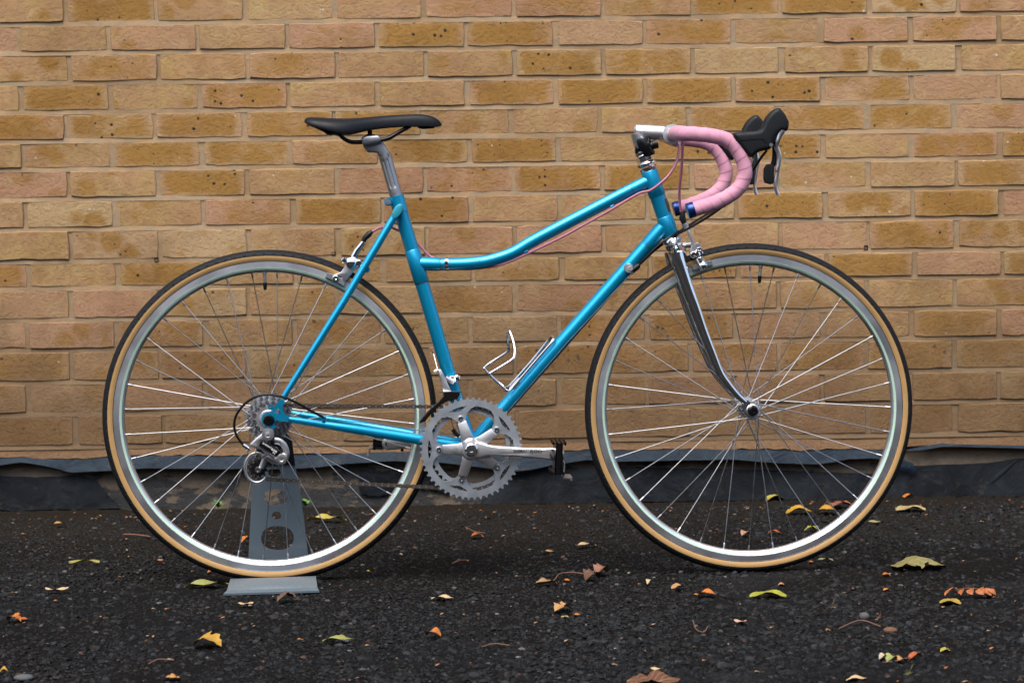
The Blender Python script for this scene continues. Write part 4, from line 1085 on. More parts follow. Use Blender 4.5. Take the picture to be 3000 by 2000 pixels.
lk = MB(); lk.pillow([cC(x, y, -0.086) for x, y in ((690, 920), (715, 890), (755, 880), (790, 900), (798, 950), (775, 1000), (730, 1025), (690, 1015), (650, 975), (640, 940))], -0.084, 0.010, 0.003, 2)
lk.lathe(cC(728, 950, -0.088), [(0.0102, 0.0), (0.0105, -0.010), (0.0095, -0.0115), (0.0050, -0.0118), (0.0042, -0.0095), (0.0004, -0.0095)], 22)
lk.build('lower_knuckle', M['polish'], rdo)
cg = MB(); cg.tube(catmull([cC(x, y, -0.062) for x, y in ((645, 748), (690, 752), (740, 785), (770, 840), (780, 900), (765, 950))], 4), 0.0065, 10, flat=0.35)
cg.tube(catmull([cC(x, y, -0.062) for x, y in ((690, 1000), (600, 960), (545, 945), (520, 990), (490, 1060))], 4), 0.0055, 10, flat=0.35)
a_ = cC(440, 1060, -0.062)
cg.tube([a_ + Vector((0.0235 * math.cos(R_(t)), 0, 0.0300 * math.sin(R_(t)))) for t in np.linspace(50, 318, 26)], 0.0031, 10, flat=0.5)
cg.build('pulley_cage', M['dull'], rdo)
for (x, y) in ((462, 1066), (660, 838)):
    pc_ = cC(x, y, CH_Y - 0.002); out = []
    for i in range(11):
        for k, q in ((0, 0.0150), (0.3, 0.0150), (0.45, 0.0192), (0.6, 0.0192), (0.85, 0.0150)):
            t = 2 * PI * (i + k) / 11; out.append((pc_.x + q * math.cos(t), pc_.z + q * math.sin(t)))
    MB().plate(out, CH_Y - 0.004, CH_Y + 0.004).build('jockey_wheel', M['black'], rdo)
    MB().lathe(pc_, [(0.0004, -0.022), (0.0030, -0.022), (0.0034, -0.025), (0.0055, -0.025), (0.0068, -0.021), (0.0072, -0.016)], 18).build('pulley_bolt', M['chrome'], rdo)
q0, q1 = cC(285, 795, -0.078), cC(372, 850, -0.078)
MB().tube([q0, q0 + (q1 - q0) * .55, q0 + (q1 - q0) * .56, q1], [0.0042, 0.0046, 0.0030, 0.0034], 12).build('barrel_adjuster', M['chrome'], rdo)
MB().lathe(cC(525, 928, -0.084), [(0.0052, 0.004), (0.0055, -0.004), (0.0040, -0.006), (0.0004, -0.006)], 8).build('pinch_bolt', M['chrome'], rdo)
MB().tube([cC(395, 862, -0.08), cC(525, 928, -0.084), cC(620, 1015, -0.082)], 0.0008, 6).build('inner_cable', M['steel'], rdo)
part(MB().tube(catmull([cC(x, y, d) for x, y, d in ((1205, 480, -0.064), (1130, 440, -0.070), (1040, 392, -0.078), (900, 312, -0.09), (745, 248, -0.095), (580, 217, -0.095), (450, 236, -0.093), (330, 300, -0.09), (235, 402, -0.087), (188, 505, -0.084), (184, 605, -0.082), (216, 702, -0.080), (290, 800, -0.078))], 6), 0.0026, 10), 'gear_cable_housing', 'cable')
part(MB().tube([cC(1230, 488, -0.062), cK(1500, 812, -0.025), cK(1900, 868, -0.01)], 0.0008, 6), 'gear_cable', 'steel')
part(MB().tube([cC(910, 400, 0.03), cK(1450, 800, 0.02)], 0.0009, 6), 'gear_cable', 'steel')

# front derailleur
fd = MB()
cl0 = cD(470, 335, 0); cl0 = st_top + axis_st * (cl0 - st_top).dot(axis_st)
fd.tube([cl0 - axis_st * 0.0058, cl0 + axis_st * 0.0058], 0.0160, 26); fd.box(cD(480, 340, -0.018), (0.022, 0.010, 0.012), None, 0.002); fd.lathe(cD(498, 335, -0.018), [(0.0065, 0.006), (0.0065, -0.008), (0.004, -0.0105), (0.0004, -0.0105)], 14)
fdo = part(fd, 'front_derailleur', 'chrome', label='silver front derailleur clamped above the chainrings')
ab = MB(); ab.pillow([cD(x, y, -0.032) for x, y in ((318, 255), (348, 250), (375, 300), (395, 350), (420, 400), (445, 455), (372, 470), (355, 400), (340, 340))], -0.032, 0.008, 0.003, 2)
ab.tube([cD(292, 280, -0.03), cD(325, 262, -0.03)], 0.0042, 10); ab.tube([cD(395, 330, -0.026), cD(470, 380, -0.026)], 0.0052, 10)
ab.build('swing_arm', M['alloy'], fdo)
for yy in (-0.0475, -0.0335):
    cge = MB(); dz = 0.0 if yy < -0.04 else 0.006
    o_ = [cD(x, y, -0.0475) for x, y in ((372, 462), (440, 458), (522, 462), (525, 490), (505, 525), (470, 545), (420, 545), (360, 575), (300, 625), (250, 680), (205, 735), (150, 752), (160, 730), (200, 680), (260, 612), (330, 555), (372, 510))]
    cge.pillow(o_, yy, 0.0011, 0.0004, 1); cge.build('cage_plate', M['dark'], fdo)
bt = MB(); bt.box(cD(440, 462, -0.0405), (0.045, 0.014, 0.002)); bt.build('cage_bridge', M['chrome'], fdo)
MB().tube([cD(318, 250, -0.03), cD(282, 108, -0.012)], 0.0008, 6).build('inner_cable', M['steel'], fdo)
MB().tube([cD(284, 108, -0.012), cD(272, 76, -0.011)], 0.0022, 10).build('cable_end', M['steel'], fdo)
part(MB().tube(catmull([cD(428, 640, -0.01), cD(450, 740, -0.01), cD(478, 830, -0.01), cD(520, 880, -0.01)], 4), 0.0009, 6), 'gear_cable', 'steel')
part(MB().tube(catmull([cD(462, 806, -0.012), cD(480, 840, -0.012), cD(518, 872, -0.012)], 4), 0.0042, 8), 'cable_guide', 'black')

# bottle cage on the down tube
bc = MB(); wr = 0.0027
up_n = Vector((dd.z, 0, -dd.x)); up_n = -up_n if up_n.z < 0 else up_n
for s in (-1, 1):
    y = 0.030 * s; yr = 0.016 * s
    P_ = [cH(930, 335, -0.004 * 0 - 0.0), cH(945, 350, yr * .6), cH(925, 400, yr), cH(760, 590, yr), cH(590, 770, yr), cH(440, 945, yr), cH(412, 960, yr * 1.2), cH(380, 935, y), cH(290, 850, y), cH(215, 770, y), cH(160, 712, y), cH(158, 690, y), cH(185, 655, y), cH(300, 585, y), cH(415, 515, y * 0.97)]
    if s < 0: P_ = [cH(930, 330, 0), cH(944, 352, -0.008), cH(925, 402, -0.016), cH(760, 592, -0.016), cH(590, 790, -0.016), cH(455, 940, -0.018), cH(412, 958, -0.025), cH(370, 925, -0.032), cH(290, 850, -0.036), cH(215, 772, -0.037), cH(238, 745, -0.0375), cH(360, 672, -0.0375), cH(470, 600, -0.036), cH(495, 560, -0.032), cH(502, 480, -0.022), cH(480, 370, -0.010), cH(445, 275, 0.0)]
    else: P_ = [cH(930, 330, 0), cH(905, 355, 0.008), cH(880, 385, 0.014), cH(740, 560, 0.016), cH(560, 770, 0.016), cH(440, 900, 0.017), cH(405, 920, 0.022), cH(370, 905, 0.030), cH(290, 838, 0.036), cH(160, 715, 0.037), cH(160, 690, 0.0375), cH(195, 655, 0.0375), cH(300, 587, 0.037), cH(415, 510, 0.034), cH(432, 470, 0.028), cH(420, 380, 0.014), cH(418, 300, 0.006), cH(445, 275, 0.0)]
    bc.tube(catmull(P_, 5), wr, 10)
bco = part(bc, 'bottle_cage', 'chrome', label='polished wire bottle cage on the down tube')
br_ = MB()
for (x, y) in ((745, 640), (510, 880)):
    p = cH(x, y, 0); br_.tube([p - dd * 0.014, p + dd * 0.014], 0.0052, 10); br_.box(p - up_n * 0.004, (0.02, 0.022, 0.006), Matrix.Rotation(-math.atan2(dd.z, dd.x), 3, 'Y'))
br_.build('cage_bracket', M['alloy'], bco)
# down tube cables and stop
stop = cL(1072, 898, -0.013)
sp_ = MB(); sp_.lathe(stop, [(0.0105, 0.008), (0.0108, 0.0), (0.0085, -0.006), (0.0004, -0.006)], 20); sp_.lathe(stop + Vector((0.003, 0, 0)), [(0.0045, -0.005), (0.0045, -0.010), (0.0018, -0.010), (0.0018, -0.008), (0.0004, -0.008)], 14)
sp_.tube([stop + Vector((0.004, -0.004, -0.004)), cL(1110, 945, -0.015)], 0.0045, 10)
part(sp_, 'shifter_boss', 'alloy')
part(MB().tube([cL(1108, 915, -0.017), cL(1145, 885, -0.017), cL(1170, 865, -0.017)], [0.006, 0.0066, 0.0045], 12), 'cable_end_cap', 'black')
part(MB().tube([cL(1100, 940, -0.0155), cL(520, 1565, -0.0155), cH(400, 1220, -0.0145)], 0.0010, 6), 'gear_cable', 'steel')
part(MB().tube(catmull([cL(1160, 872, -0.017), cL(1230, 800, -0.022), cL(1330, 700, -0.024), cL(1440, 615, -0.024), cL(1530, 562, -0.01), cL(1650, 488, 0.03), cL(1800, 395, 0.10), cL(1900, 345, 0.15), cL(1985, 290, 0.17), cN(690, 1568, 0.18), cN(760, 1420, 0.19), cN(800, 1290, 0.2)], 5), 0.0026, 10), 'gear_cable_housing', 'cable')
part(MB().tube(catmull([cL(1165, 868, 0.014), cL(1330, 715, 0.02), cL(1520, 585, -0.02), cL(1660, 510, -0.06), cL(1830, 405, -0.12), cL(1960, 305, -0.16), cB(1060, 660, -0.185), cB(1120, 560, -0.195), cB(1180, 470, -0.2), cB(1220, 420, -0.2)], 5), 0.0026, 10), 'gear_cable_housing', 'cable')

# ---- brakes
def rear_brake():
    mb = MB(); y = -0.014
    c = cA(640, 1300, 0)
    mb.tube([cA(560, 1300, 0), cA(720, 1300, 0)], 0.0052, 12)
    body = [cA(x, y_, y) for x, y_ in ((570, 1245), (620, 1235), (660, 1262), (668, 1300), (625, 1335), (600, 1370), (545, 1430), (530, 1420), (525, 1385), (500, 1378), (505, 1405), (470, 1420), (448, 1395), (455, 1375), (520, 1350), (548, 1310), (552, 1270))]
    mb.pillow(body, y, 0.0045, 0.0015, 2)
    o = part(mb, 'brake_caliper', 'alloy', label='rear brake caliper behind the seat stays')
    b2 = MB(); b2.pillow([cA(x, y_, 0.012) for x, y_ in ((560, 1250), (640, 1240), (670, 1300), (610, 1350), (570, 1400), (545, 1390), (550, 1310))], 0.012, 0.005, 0.0015, 2); b2.build('far_brake_arm', M['alloy'], o)
    b3 = MB()
    for (x, y_, r) in ((598, 1285, .010), (655, 1283, .0075), (545, 1262, .006)): b3.lathe(cA(x, y_, -0.016), [(r, 0.006), (r, -0.006), (r * .7, -0.008), (0.0004, -0.008)], 16)
    b3.build('brake_pivot', M['chrome'], o)
    b4 = MB(); b4.tube([cA(615, 1243, -0.010), cA(640, 1190, -0.010), cA(692, 1122, -0.010)], [0.0066, 0.0060, 0.0050], 12, flat=0.6); b4.build('cable_arm', M['chrome'], o)
    b5 = MB(); b5.tube([cA(690, 1118, -0.01), cA(700, 1095, -0.01), cA(735, 1060, -0.01), cA(758, 1040, -0.01)], [0.0050, 0.0054, 0.0062, 0.0034], 12); b5.build('cable_boot', M['black'], o)
    for s in (-1, 1):
        b6 = MB(); b6.pillow([cA(x, y_, -0.0135) for x, y_ in ((400, 1388), (414, 1355), (480, 1375), (558, 1412), (545, 1458), (470, 1420))], 0.0145 * s, 0.0038, 0.001, 1); b6.build('brake_pad_holder', M['dull'], o)
    b7 = MB(); b7.lathe(cA(480, 1400, -0.0185), [(0.0062, 0.004), (0.0066, -0.002), (0.0050, -0.005), (0.0020, -0.0055), (0.0004, -0.0045)], 18); b7.build('pad_bolt', M['chrome'], o)
rear_brake()
def front_brake():
    y = -0.016
    mb = MB(); mb.tube([cE(455, 230, 0), cE(560, 225, 0)], [0.0055, 0.0060], 12); mb.lathe(cE(480, 230, 0), [(0.009, -.004), (0.009, .004)], 8, (1, 0, 0))
    o = part(mb, 'brake_caliper', 'dull', label='front brake caliper ahead of the fork crown')
    a = MB(); a.pillow([cE(x, y_, y) for x, y_ in ((505, 10), (535, 20), (560, 90), (600, 190), (615, 270), (625, 340), (605, 375), (575, 370), (550, 330), (548, 280), (575, 230), (545, 150))], y, 0.0055, 0.002, 2)
    a.pillow([cE(x, y_, y) for x, y_ in ((625, 275), (690, 270), (700, 320), (705, 370), (750, 430), (745, 470), (715, 490), (680, 480), (672, 450), (700, 430), (668, 385), (640, 345))], y, 0.005, 0.0018, 2)
    a.build('brake_arm', M['alloy'], o)
    a2 = MB(); a2.pillow([cE(x, y_, 0.014) for x, y_ in ((600, 205), (640, 190), (670, 220), (668, 300), (690, 330), (690, 420), (660, 420), (640, 350), (610, 300))], 0.014, 0.005, 0.0015, 2); a2.build('far_brake_arm', M['dull'], o)
    b = MB()
    for (x, y_, r) in ((595, 338, .0075), (655, 325, .009), (660, 285, .007)): b.lathe(cE(x, y_, y - .003), [(r, 0.006), (r, -0.004), (r * .75, -0.006), (r * .4, -.006), (r * .35, -.0045), (0.0004, -0.0045)], 16)
    b.build('brake_pivot', M['chrome'], o)
    p = MB()
    for s in (-1, 1): p.pillow([cE(x, y_, -0.0145) for x, y_ in ((578, 470), (800, 402), (816, 455), (700, 490), (585, 515))], 0.0145 * s, 0.0042, 0.001, 1)
    p.build('brake_pad_holder', M['dull'], o)
    MB().ball(cE(708, 462, -0.0215), 0.0095, 14).build('pad_bolt', M['chrome'], o)
    MB().tube([cE(630, 385, -0.024), cE(655, 450, -0.026), cE(690, 520, -0.026)], [0.0022, 0.0030, 0.0022], 10).build('quick_release', M['chrome'], o)
    MB().tube([cB(575, 890, -0.016), cB(572, 935, -0.016), cB(588, 980, -0.016)], [0.0046, 0.0068, 0.0055], 12).build('cable_boot', M['black'], o)
    MB().tube([cB(588, 978, -0.016), cB(598, 1000, -0.016), cB(606, 1020, -0.016)], [0.0064, 0.0062, 0.0046], 12).build('barrel_adjuster', M['alloy'], o)
front_brake()

# ---- stem, handlebar, levers
stm = MB()
cbar = cB(488, 298, 0.0)
q0, q1, q2 = cB(262, 455, 0), cB(232, 330, 0), cB(222, 288, 0)
stm.tube([ht_top + up_ * 0.036, q1, cB(224, 292, 0)], [0.0111, 0.0116, 0.0122], 20)
pts = [cB(204, 276, 0), cB(214, 274, 0), cB(240, 279, 0), cB(320, 281, 0), cB(470, 288, 0)]
stm.tube(pts, [0.0090, 0.0138, 0.0152, 0.0148, 0.0142], 22, flat=0.85)
stm.tube([cB(224, 290, 0), cB(238, 340, 0), cB(252, 400, 0)], [0.0135, 0.0132, 0.0116], 20)
stm.lathe(cbar, [(0.0138, -0.021), (0.0198, -0.0205), (0.0205, -0.018), (0.0205, 0.018), (0.0198, 0.0205), (0.0138, 0.021)], 30)
stm.pillow([cB(x, y, 0) for x, y in ((478, 330), (530, 330), (548, 385), (530, 392), (488, 388))], 0, 0.014, 0.002, 2)
stem_o = part(stm, 'stem', 'alloy', label='polished alloy quill stem')
MB().lathe(cB(512, 375, 0), [(0.003, -0.0165), (0.0055, -0.0165), (0.0055, 0.0165), (0.003, 0.0165)], 14).build('stem_bolt', M['chrome'], stem_o)
lgp = cB(268, 288, -0.0130)
lg = MB(); lg.tube([lgp + Vector((.004, -.0004, .004)), lgp + Vector((-.004, -.0004, .003)), lgp + Vector((-.003, -.0004, 0)), lgp + Vector((.004, -.0004, -.001)), lgp + Vector((.003, -.0004, -.004)), lgp + Vector((-.004, -.0004, -.004))], 0.0005, 6); lg.build('engraved_mark', M['dull'], stem_o)
bm_ = MB(); lt = cB(288, 398, -0.004)
bm_.tube([lt - up_ * 0.019, lt - up_ * 0.016, lt + up_ * 0.018, lt + up_ * 0.021], [0.0140, 0.0158, 0.0158, 0.0140], 20, flat=1.0)
bm_.box(cB(228, 415, 0), (0.010, 0.018, 0.016), None, 0.002)
lm = part(bm_, 'lamp_bracket', 'gloss', label='black clamp bracket round the stem quill')
tb = MB(); tb.tube([cB(312, 388, -0.008), cB(345, 378, -0.008), cB(347, 377, -0.008), cB(383, 368, -0.008)], [0.0075, 0.0075, 0.0095, 0.0095], 16); tb.build('bracket_peg', M['black'], lm)
part(MB().tube([cbar + Vector((0, -0.16, 0)), cbar + Vector((0, 0.16, 0))], 0.0126, 20), 'handlebar', 'alloy')
TY = 0.203
hood_px = [(445, 1003), (480, 988), (600, 975), (760, 968), (850, 955), (890, 915), (915, 835), (955, 760), (1010, 690), (1070, 640), (1125, 613), (1165, 617), (1222, 680), (1262, 740), (1292, 812), (1296, 890), (1268, 965), (1190, 960), (1110, 1040), (1080, 1110), (1062, 1150), (1055, 1200), (1000, 1248), (930, 1262), (850, 1280), (790, 1318), (738, 1368), (690, 1345), (640, 1305), (590, 1240), (540, 1180), (490, 1128), (455, 1065)]
for s in (-1, 1):
    Y_ = lambda f: f * TY * s
    bar_px = [(590, 291, .99), (700, 298, 1), (800, 310, 1), (880, 328, 1), (950, 365, 1), (1000, 425, 1), (1035, 500, 1.0), (1052, 575, 1.0), (1040, 645, 1.0), (1000, 712, 1), (930, 768, 1), (840, 812, 1), (750, 845, 1), (655, 873, 1)]
    SH = Vector((0.021 if s > 0 else 0.0, 0, 0))             # the bar is turned a little, far side forward
    P_ = [cbar + Vector((0, 0.062 * s, 0)), cbar + SH * .4 + Vector((0, 0.12 * s, 0)), cbar + SH * .7 + Vector((0, 0.160 * s, -0.002)), cbar + SH * .9 + Vector((0.006, 0.186 * s, -0.004))]
    for (x, y, f) in bar_px[0:]:
        p = cB(x, y, -TY) + SH; p.y = TY * s * f; P_.append(p)
    path = catmull(P_, 22)
    mb = MB(); mb.tube(path, 0.0146, 26, rfun=lambda d, th: 1.0 + 0.046 * (((d / 0.021 + th / (2 * PI)) % 1.0) ** 1.5 - 0.5) + 0.012 * math.sin(d * 210 + 2 * th) * math.sin(th * 3))
    part(mb, 'bar_tape', 'tape', angle=24)
    e0, e1 = P_[-1], P_[-1] + (P_[-1] - P_[-2]).normalized() * 0.012
    ed = (P_[-1] - P_[-2]).normalized()
    pg = MB(); pg.lathe(e0, [(0.0120, -0.003), (0.0152, -0.002), (0.0156, 0.0005), (0.0156, 0.010), (0.0145, 0.0118), (0.006, 0.0122), (0.0004, 0.0115)], 40, ed, jag=lambda j, i: 1 + (0.012 if j % 2 and 1 <= i <= 3 else 0))
    part(pg, 'bar_plug', 'plug')
    outl = [cN(x, y, -TY) + SH for x, y in hood_px]
    hd = MB(); hd.pillow(outl, TY * s, 0.0165, 0.0085, 5)
    ho = part(hd, 'brake_hood', 'hood', angle=60)
    cp_ = MB(); cp_.pillow([cN(x, y, -TY) + SH for x, y in ((1120, 790), (1218, 688), (1262, 745), (1297, 815), (1300, 890), (1275, 960), (1250, 900))], TY * s, 0.0150, 0.006, 4); cp_.build('lever_cap', M['hood'], ho)
    cr = MB(); cr.tube(catmull([cN(480, 1115, -TY), cN(700, 1100, -TY), (cN(880, 1090, -TY)), cN(950, 1150, -TY)], 4), 0.0006, 6)
    cr.v = [(q[0] + SH.x, q[1] - TY * (-1) + TY * s - 0.0166 , q[2]) if s < 0 else (q[0] + SH.x, q[1] + TY * 2 + 0.0166, q[2]) for q in cr.v]; cr.build('hood_seam', M['gloss'], ho)
    lv = MB(); lv.pillow([cN(x, y, -TY) + SH for x, y in ((1158, 838), (1195, 858), (1256, 904), (1266, 935), (1225, 1010), (1182, 1085), (1152, 1165), (1120, 1165), (1084, 1128), (1098, 1075), (1122, 990), (1148, 915))], TY * s, 0.0128, 0.005, 4)
    lp = [(1128, 1110), (1125, 1200), (1155, 1290), (1166, 1370), (1155, 1460), (1138, 1560)]
    Lp = [cN(x, y, -TY) for x, y in lp] + [cB(x, y, -TY) for x, y in ((1300, 590), (1288, 660), (1292, 715), (1308, 762))]
    Lp = [at_y(p + SH, TY * s + 0.004 * (-s) * (i / 12)) for i, p in enumerate(Lp)]
    lv.tube(catmull(Lp, 4), lerp_list([0.0062, 0.0054, 0.0050, 0.0050, 0.0048, 0.0046, 0.0043, 0.0040, 0.0040, 0.0042], 4), 14, flat=1.25)
    lo = part(lv, 'brake_lever', 'polish')
    sh = MB(); sh.pillow([cB(x, y, -TY) + SH for x, y in ((1222, 528), (1262, 520), (1285, 535), (1278, 672), (1250, 680), (1210, 668), (1200, 640), (1203, 560))], TY * s - 0.012 * s, 0.006, 0.003, 3)
    sh.tube(catmull([at_y(cN(1085, 1140, -TY) + SH, TY * s - .006 * s), at_y(cN(1110, 1240, -TY) + SH, TY * s - .008 * s), at_y(cN(1105, 1400, -TY) + SH, TY * s - .010 * s), at_y(cB(1272, 535, -TY) + SH, TY * s - .012 * s)], 4), [0.0055] * 4 * 3 + [0.005], 10)
    sh.build('shift_paddle', M['hood'], lo)
    pv = at_y(cN(1020, 1178, -TY) + SH, TY * s)
    MB().lathe(pv, [(0.0036, -0.0185), (0.0040, -0.0170), (0.0040, 0.0170), (0.0036, 0.0185)], 14).build('lever_pivot', M['steel'], ho)
# ---- pink brake cables
part(MB().tube(catmull([cB(578, 335, -0.06), cB(574, 420, -0.055), cB(566, 560, -0.045), cB(552, 690, -0.032), cB(550, 790, -0.022), cB(562, 890, -0.016)], 6), 0.0027, 10), 'brake_cable_housing', 'pink', label='pink housing dropping to the front brake')
part(MB().tube(catmull([cB(552, 360, 0.03), cB(548, 420, 0.02), cB(530, 500, 0.0), cB(490, 580, -0.02), cB(430, 650, -0.028), cB(330, 725, -0.026), cL(1160, 213, -0.018), cL(920, 352, -0.008), cL(640, 508, -0.006), cL(440, 617, -0.006), cL(140, 762, -0.005), cL(0, 826, -0.004), cM(2230, 868, -0.003), cM(2080, 892, 0.004), cM(1900, 905, 0.010), cM(1760, 880, 0.013), cM(1650, 812, 0.016), cM(1580, 770, 0.019), cM(1490, 672, 0.021), cM(1400, 590, 0.021), cM(1300, 545, 0.019), cM(1230, 518, 0.010), cA(820, 1012, 0.0), cA(758, 1042, -0.010)], 6), 0.0027, 10), 'brake_cable_housing', 'pink', label='long pink housing running along the top tube to the rear brake')

# ---- seat post and saddle
sp0 = st_top + axis_st * 0.02; sp1 = cA(852, 445, 0)
sl = (sp0 - sp1).length
def flute(d, th):
    t = d / sl
    if 0.34 < t < 0.88:
        for c0_ in (PI * 0.94, PI * 1.16):
            x = abs(((th - c0_ + PI) % (2 * PI)) - PI)
            if x < 0.13: return 0.90
    return 1.0
mb = MB(); n_ = 40; mb.tube([sp0 + (sp1 - sp0) * t for t in np.linspace(0, 1, n_)], 0.0131, 48, ref=(0, 1, 0), rfun=lambda d, th: flute(d, th - PI / 2))
post = mb.build('seat_post', M['dull'], bike, 30)
hd = MB(); hd.pillow([cA(x, y, 0) for x, y in ((682, 345), (700, 320), (812, 312), (828, 345), (860, 385), (888, 430), (893, 475), (806, 462), (800, 440), (726, 436), (692, 395))], 0, 0.0125, 0.004, 3); hd.build('post_head', M['dull'], post)
hd = MB(); hd.pillow([cA(x, y, 0) for x, y in ((678, 345), (682, 325), (705, 310), (805, 306), (824, 320), (826, 352), (800, 362), (752, 372), (690, 384))], 0, 0.030, 0.004, 3); hd.build('saddle_clamp', M['dull'], post)
hd = MB(); p = cA(742, 300, 0); hd.lathe(p, [(0.0110, -0.006), (0.0110, 0.0), (0.0048, 0.001), (0.0048, 0.0085), (0.0004, 0.0085)], 12, (0, 0, 1)); hd.build('clamp_bolt', M['black'], post)
stn = [(243, 192, 200, .040), (252, 176, 212, .052), (275, 168, 226, .060), (330, 168, 243, .067), (440, 175, 275, .071), (545, 179, 299, .067), (620, 175, 287, .057), (700, 169, 267, .045), (780, 161, 255, .036), (850, 155, 247, .030), (940, 150, 241, .0255), (1020, 146, 238, .0230), (1100, 142, 238, .0215), (1170, 147, 240, .0205), (1225, 161, 241, .0185), (1260, 180, 240, .0155), (1283, 202, 235, .0110), (1293, 222, 229, .0045)]
vs = []; mcs = 19
for (x, yt, yb, w) in stn:
    top = cA(x, yt, 0); bot = cA(x, yb, -w)
    for j in range(mcs):
        u = -1 + 2 * j / (mcs - 1); a = u * PI / 2
        yy = w * math.copysign(abs(math.sin(a)) ** 0.72, u); k = abs(u) ** 2.6
        vs.append(Vector((top.x, yy, top.z - (top.z - bot.z) * k)))
    for j in range(mcs):
        u = 1 - 2 * j / (mcs - 1); yy = w * 0.93 * u; zmid = bot.z + (top.z - bot.z) * 0.35 * (1 - u * u)
        vs.append(Vector((top.x, yy, zmid + 0.0006)))
nn = mcs * 2; fs = []
for i in range(len(stn) - 1):
    for j in range(nn): fs.append((i * nn + j, i * nn + (j + 1) % nn, (i + 1) * nn + (j + 1) % nn, (i + 1) * nn + j))
fs.append(tuple(range(nn))); fs.append(tuple(range((len(stn) - 1) * nn, len(stn) * nn)))
mb = MB(); mb.v = [tuple(q) for q in vs]; mb.f = fs
sad = mb.build('saddle', M['vinyl'], bike, 75); sad['label'] = 'slim black saddle'
sm_ = sad.modifiers.new('smooth', 'SUBSURF'); sm_.levels = sm_.render_levels = 1
rl = MB()
for s in (-1, 1):
    P_ = [cA(470, 290, 0.034), cA(510, 300, 0.032), cA(545, 333, 0.026), cA(600, 358, 0.022), cA(680, 359, 0.022), cA(760, 352, 0.022), cA(830, 344, 0.022), cA(895, 325, 0.020), cA(960, 285, 0.015), cA(1050, 235, 0.010)]
    rl.tube(catmull([at_y(p, abs(p.y) * s) for p in P_], 5), 0.0040, 12)
rl.build('saddle_rail', M['gloss'], sad)
nb = MB(); nb.pillow([cA(x, y, 0) for x, y in ((1090, 232), (1245, 238), (1230, 252), (1150, 258), (1118, 252))], 0, 0.011, 0.003, 2); nb.pillow([cA(x, y, 0) for x, y in ((300, 238), (545, 292), (480, 297), (440, 306), (415, 300), (380, 276))], 0, 0.045, 0.004, 2)
nb.build('saddle_base', M['black'], sad)
# ================================================================== BIKE STAND
stand = empty('bike_stand', ORG, BYAW)
tag(stand, 'grey blue steel display stand holding the rear wheel, with oval cut-outs', 'bike stand')
SY = 0.078
outl = [cG(x, y, SY) for x, y in ((400, 1085), (955, 1070), (905, 640), (858, 330), (826, 190), (805, 60), (792, -40), (745, -95), (560, -90), (505, -40), (480, 60), (455, 190), (440, 340), (418, 700))]
def oval(x, y, rx, ry, n=28):
    return [cG(x + rx * math.copysign(abs(math.cos(t)) ** 0.9, math.cos(t)), y + ry * math.copysign(abs(math.sin(t)) ** 0.9, math.sin(t)), SY) for t in np.linspace(0, 2 * PI, n + 1)[:-1]]
mb = MB(); mb.plate(outl, SY - 0.002, SY + 0.002, [oval(650, 490, 108, 76), oval(660, 656, 43, 38, 20), oval(668, 862, 150, 112), oval(640, 262, 58, 42, 20)])
mb.build('upright_plate', M['standp'], stand, 30)
sl_ = MB(); sl_.pillow([cG(x, y, SY) for x, y in ((830, 190), (812, 60), (800, -45), (748, -102), (556, -96), (498, -45), (474, 60), (449, 190), (600, 194))], SY, 0.006, 0.002, 2); sl_.build('rubber_sleeve', M['black'], stand)
# sloping foot in front of the tyre and the plate that joins it to the upright
nl_, nr_ = cG(170, 1374, -0.118), cG(1050, 1346, -0.118); fl_, fr2 = cG(235, 1236, -0.022), cG(1020, 1211, -0.022)
ft = MB(); th = 0.004
def quadslab(a, b, c, d, t):
    up3 = Vector((0, 0, t)); q = [a, b, c, d]; return [p for p in q] + [p - up3 for p in q], [(0, 1, 2, 3), (7, 6, 5, 4), (0, 4, 5, 1), (1, 5, 6, 2), (2, 6, 7, 3), (3, 7, 4, 0)]
def to_local(p): return Vector(((p - ORG).dot(EX), (p - ORG).dot(EY), p.z))
nl_ = to_local(on_ground(600 + 170 / 3.135, 1300 + 1372 / 3.135, 0.0055)); nr_ = to_local(on_ground(600 + 1050 / 3.135, 1300 + 1344 / 3.135, 0.0055))
lip = Vector((0, 0.014, 0.0035))
nl2, nr2 = nl_ + lip + Vector((.006, 0, 0)), nr_ + lip + Vector((-.004, 0, 0))
ft.add(*quadslab(nl2, nr2, fr2, fl_, th)); ft.add(*quadslab(nl_, nr_, nr2 - Vector((0, .0002, 0)), nl2 - Vector((0, .0002, 0)), th))
for k in (0.17, 0.45, 0.78):
    a, b = nl2 + (nr2 - nl2) * k, fl_ + (fr2 - fl_) * (k + .02)
ft.build('foot_plate', M['standp'], stand, 20)
x0_, x1_ = cG(420, 1085, SY).x, cG(930, 1070, SY).x
MB().box(((x0_ + x1_) / 2, 0.058, 0.003), (x1_ - x0_, 0.046, 0.004)).build('base_plate', M['standp'], stand)
for x in (x0_ + .004, x1_ - .004): MB().box((x, 0.008, 0.004), (0.010, 0.075, 0.004)).build('side_bar', M['standp'], stand)

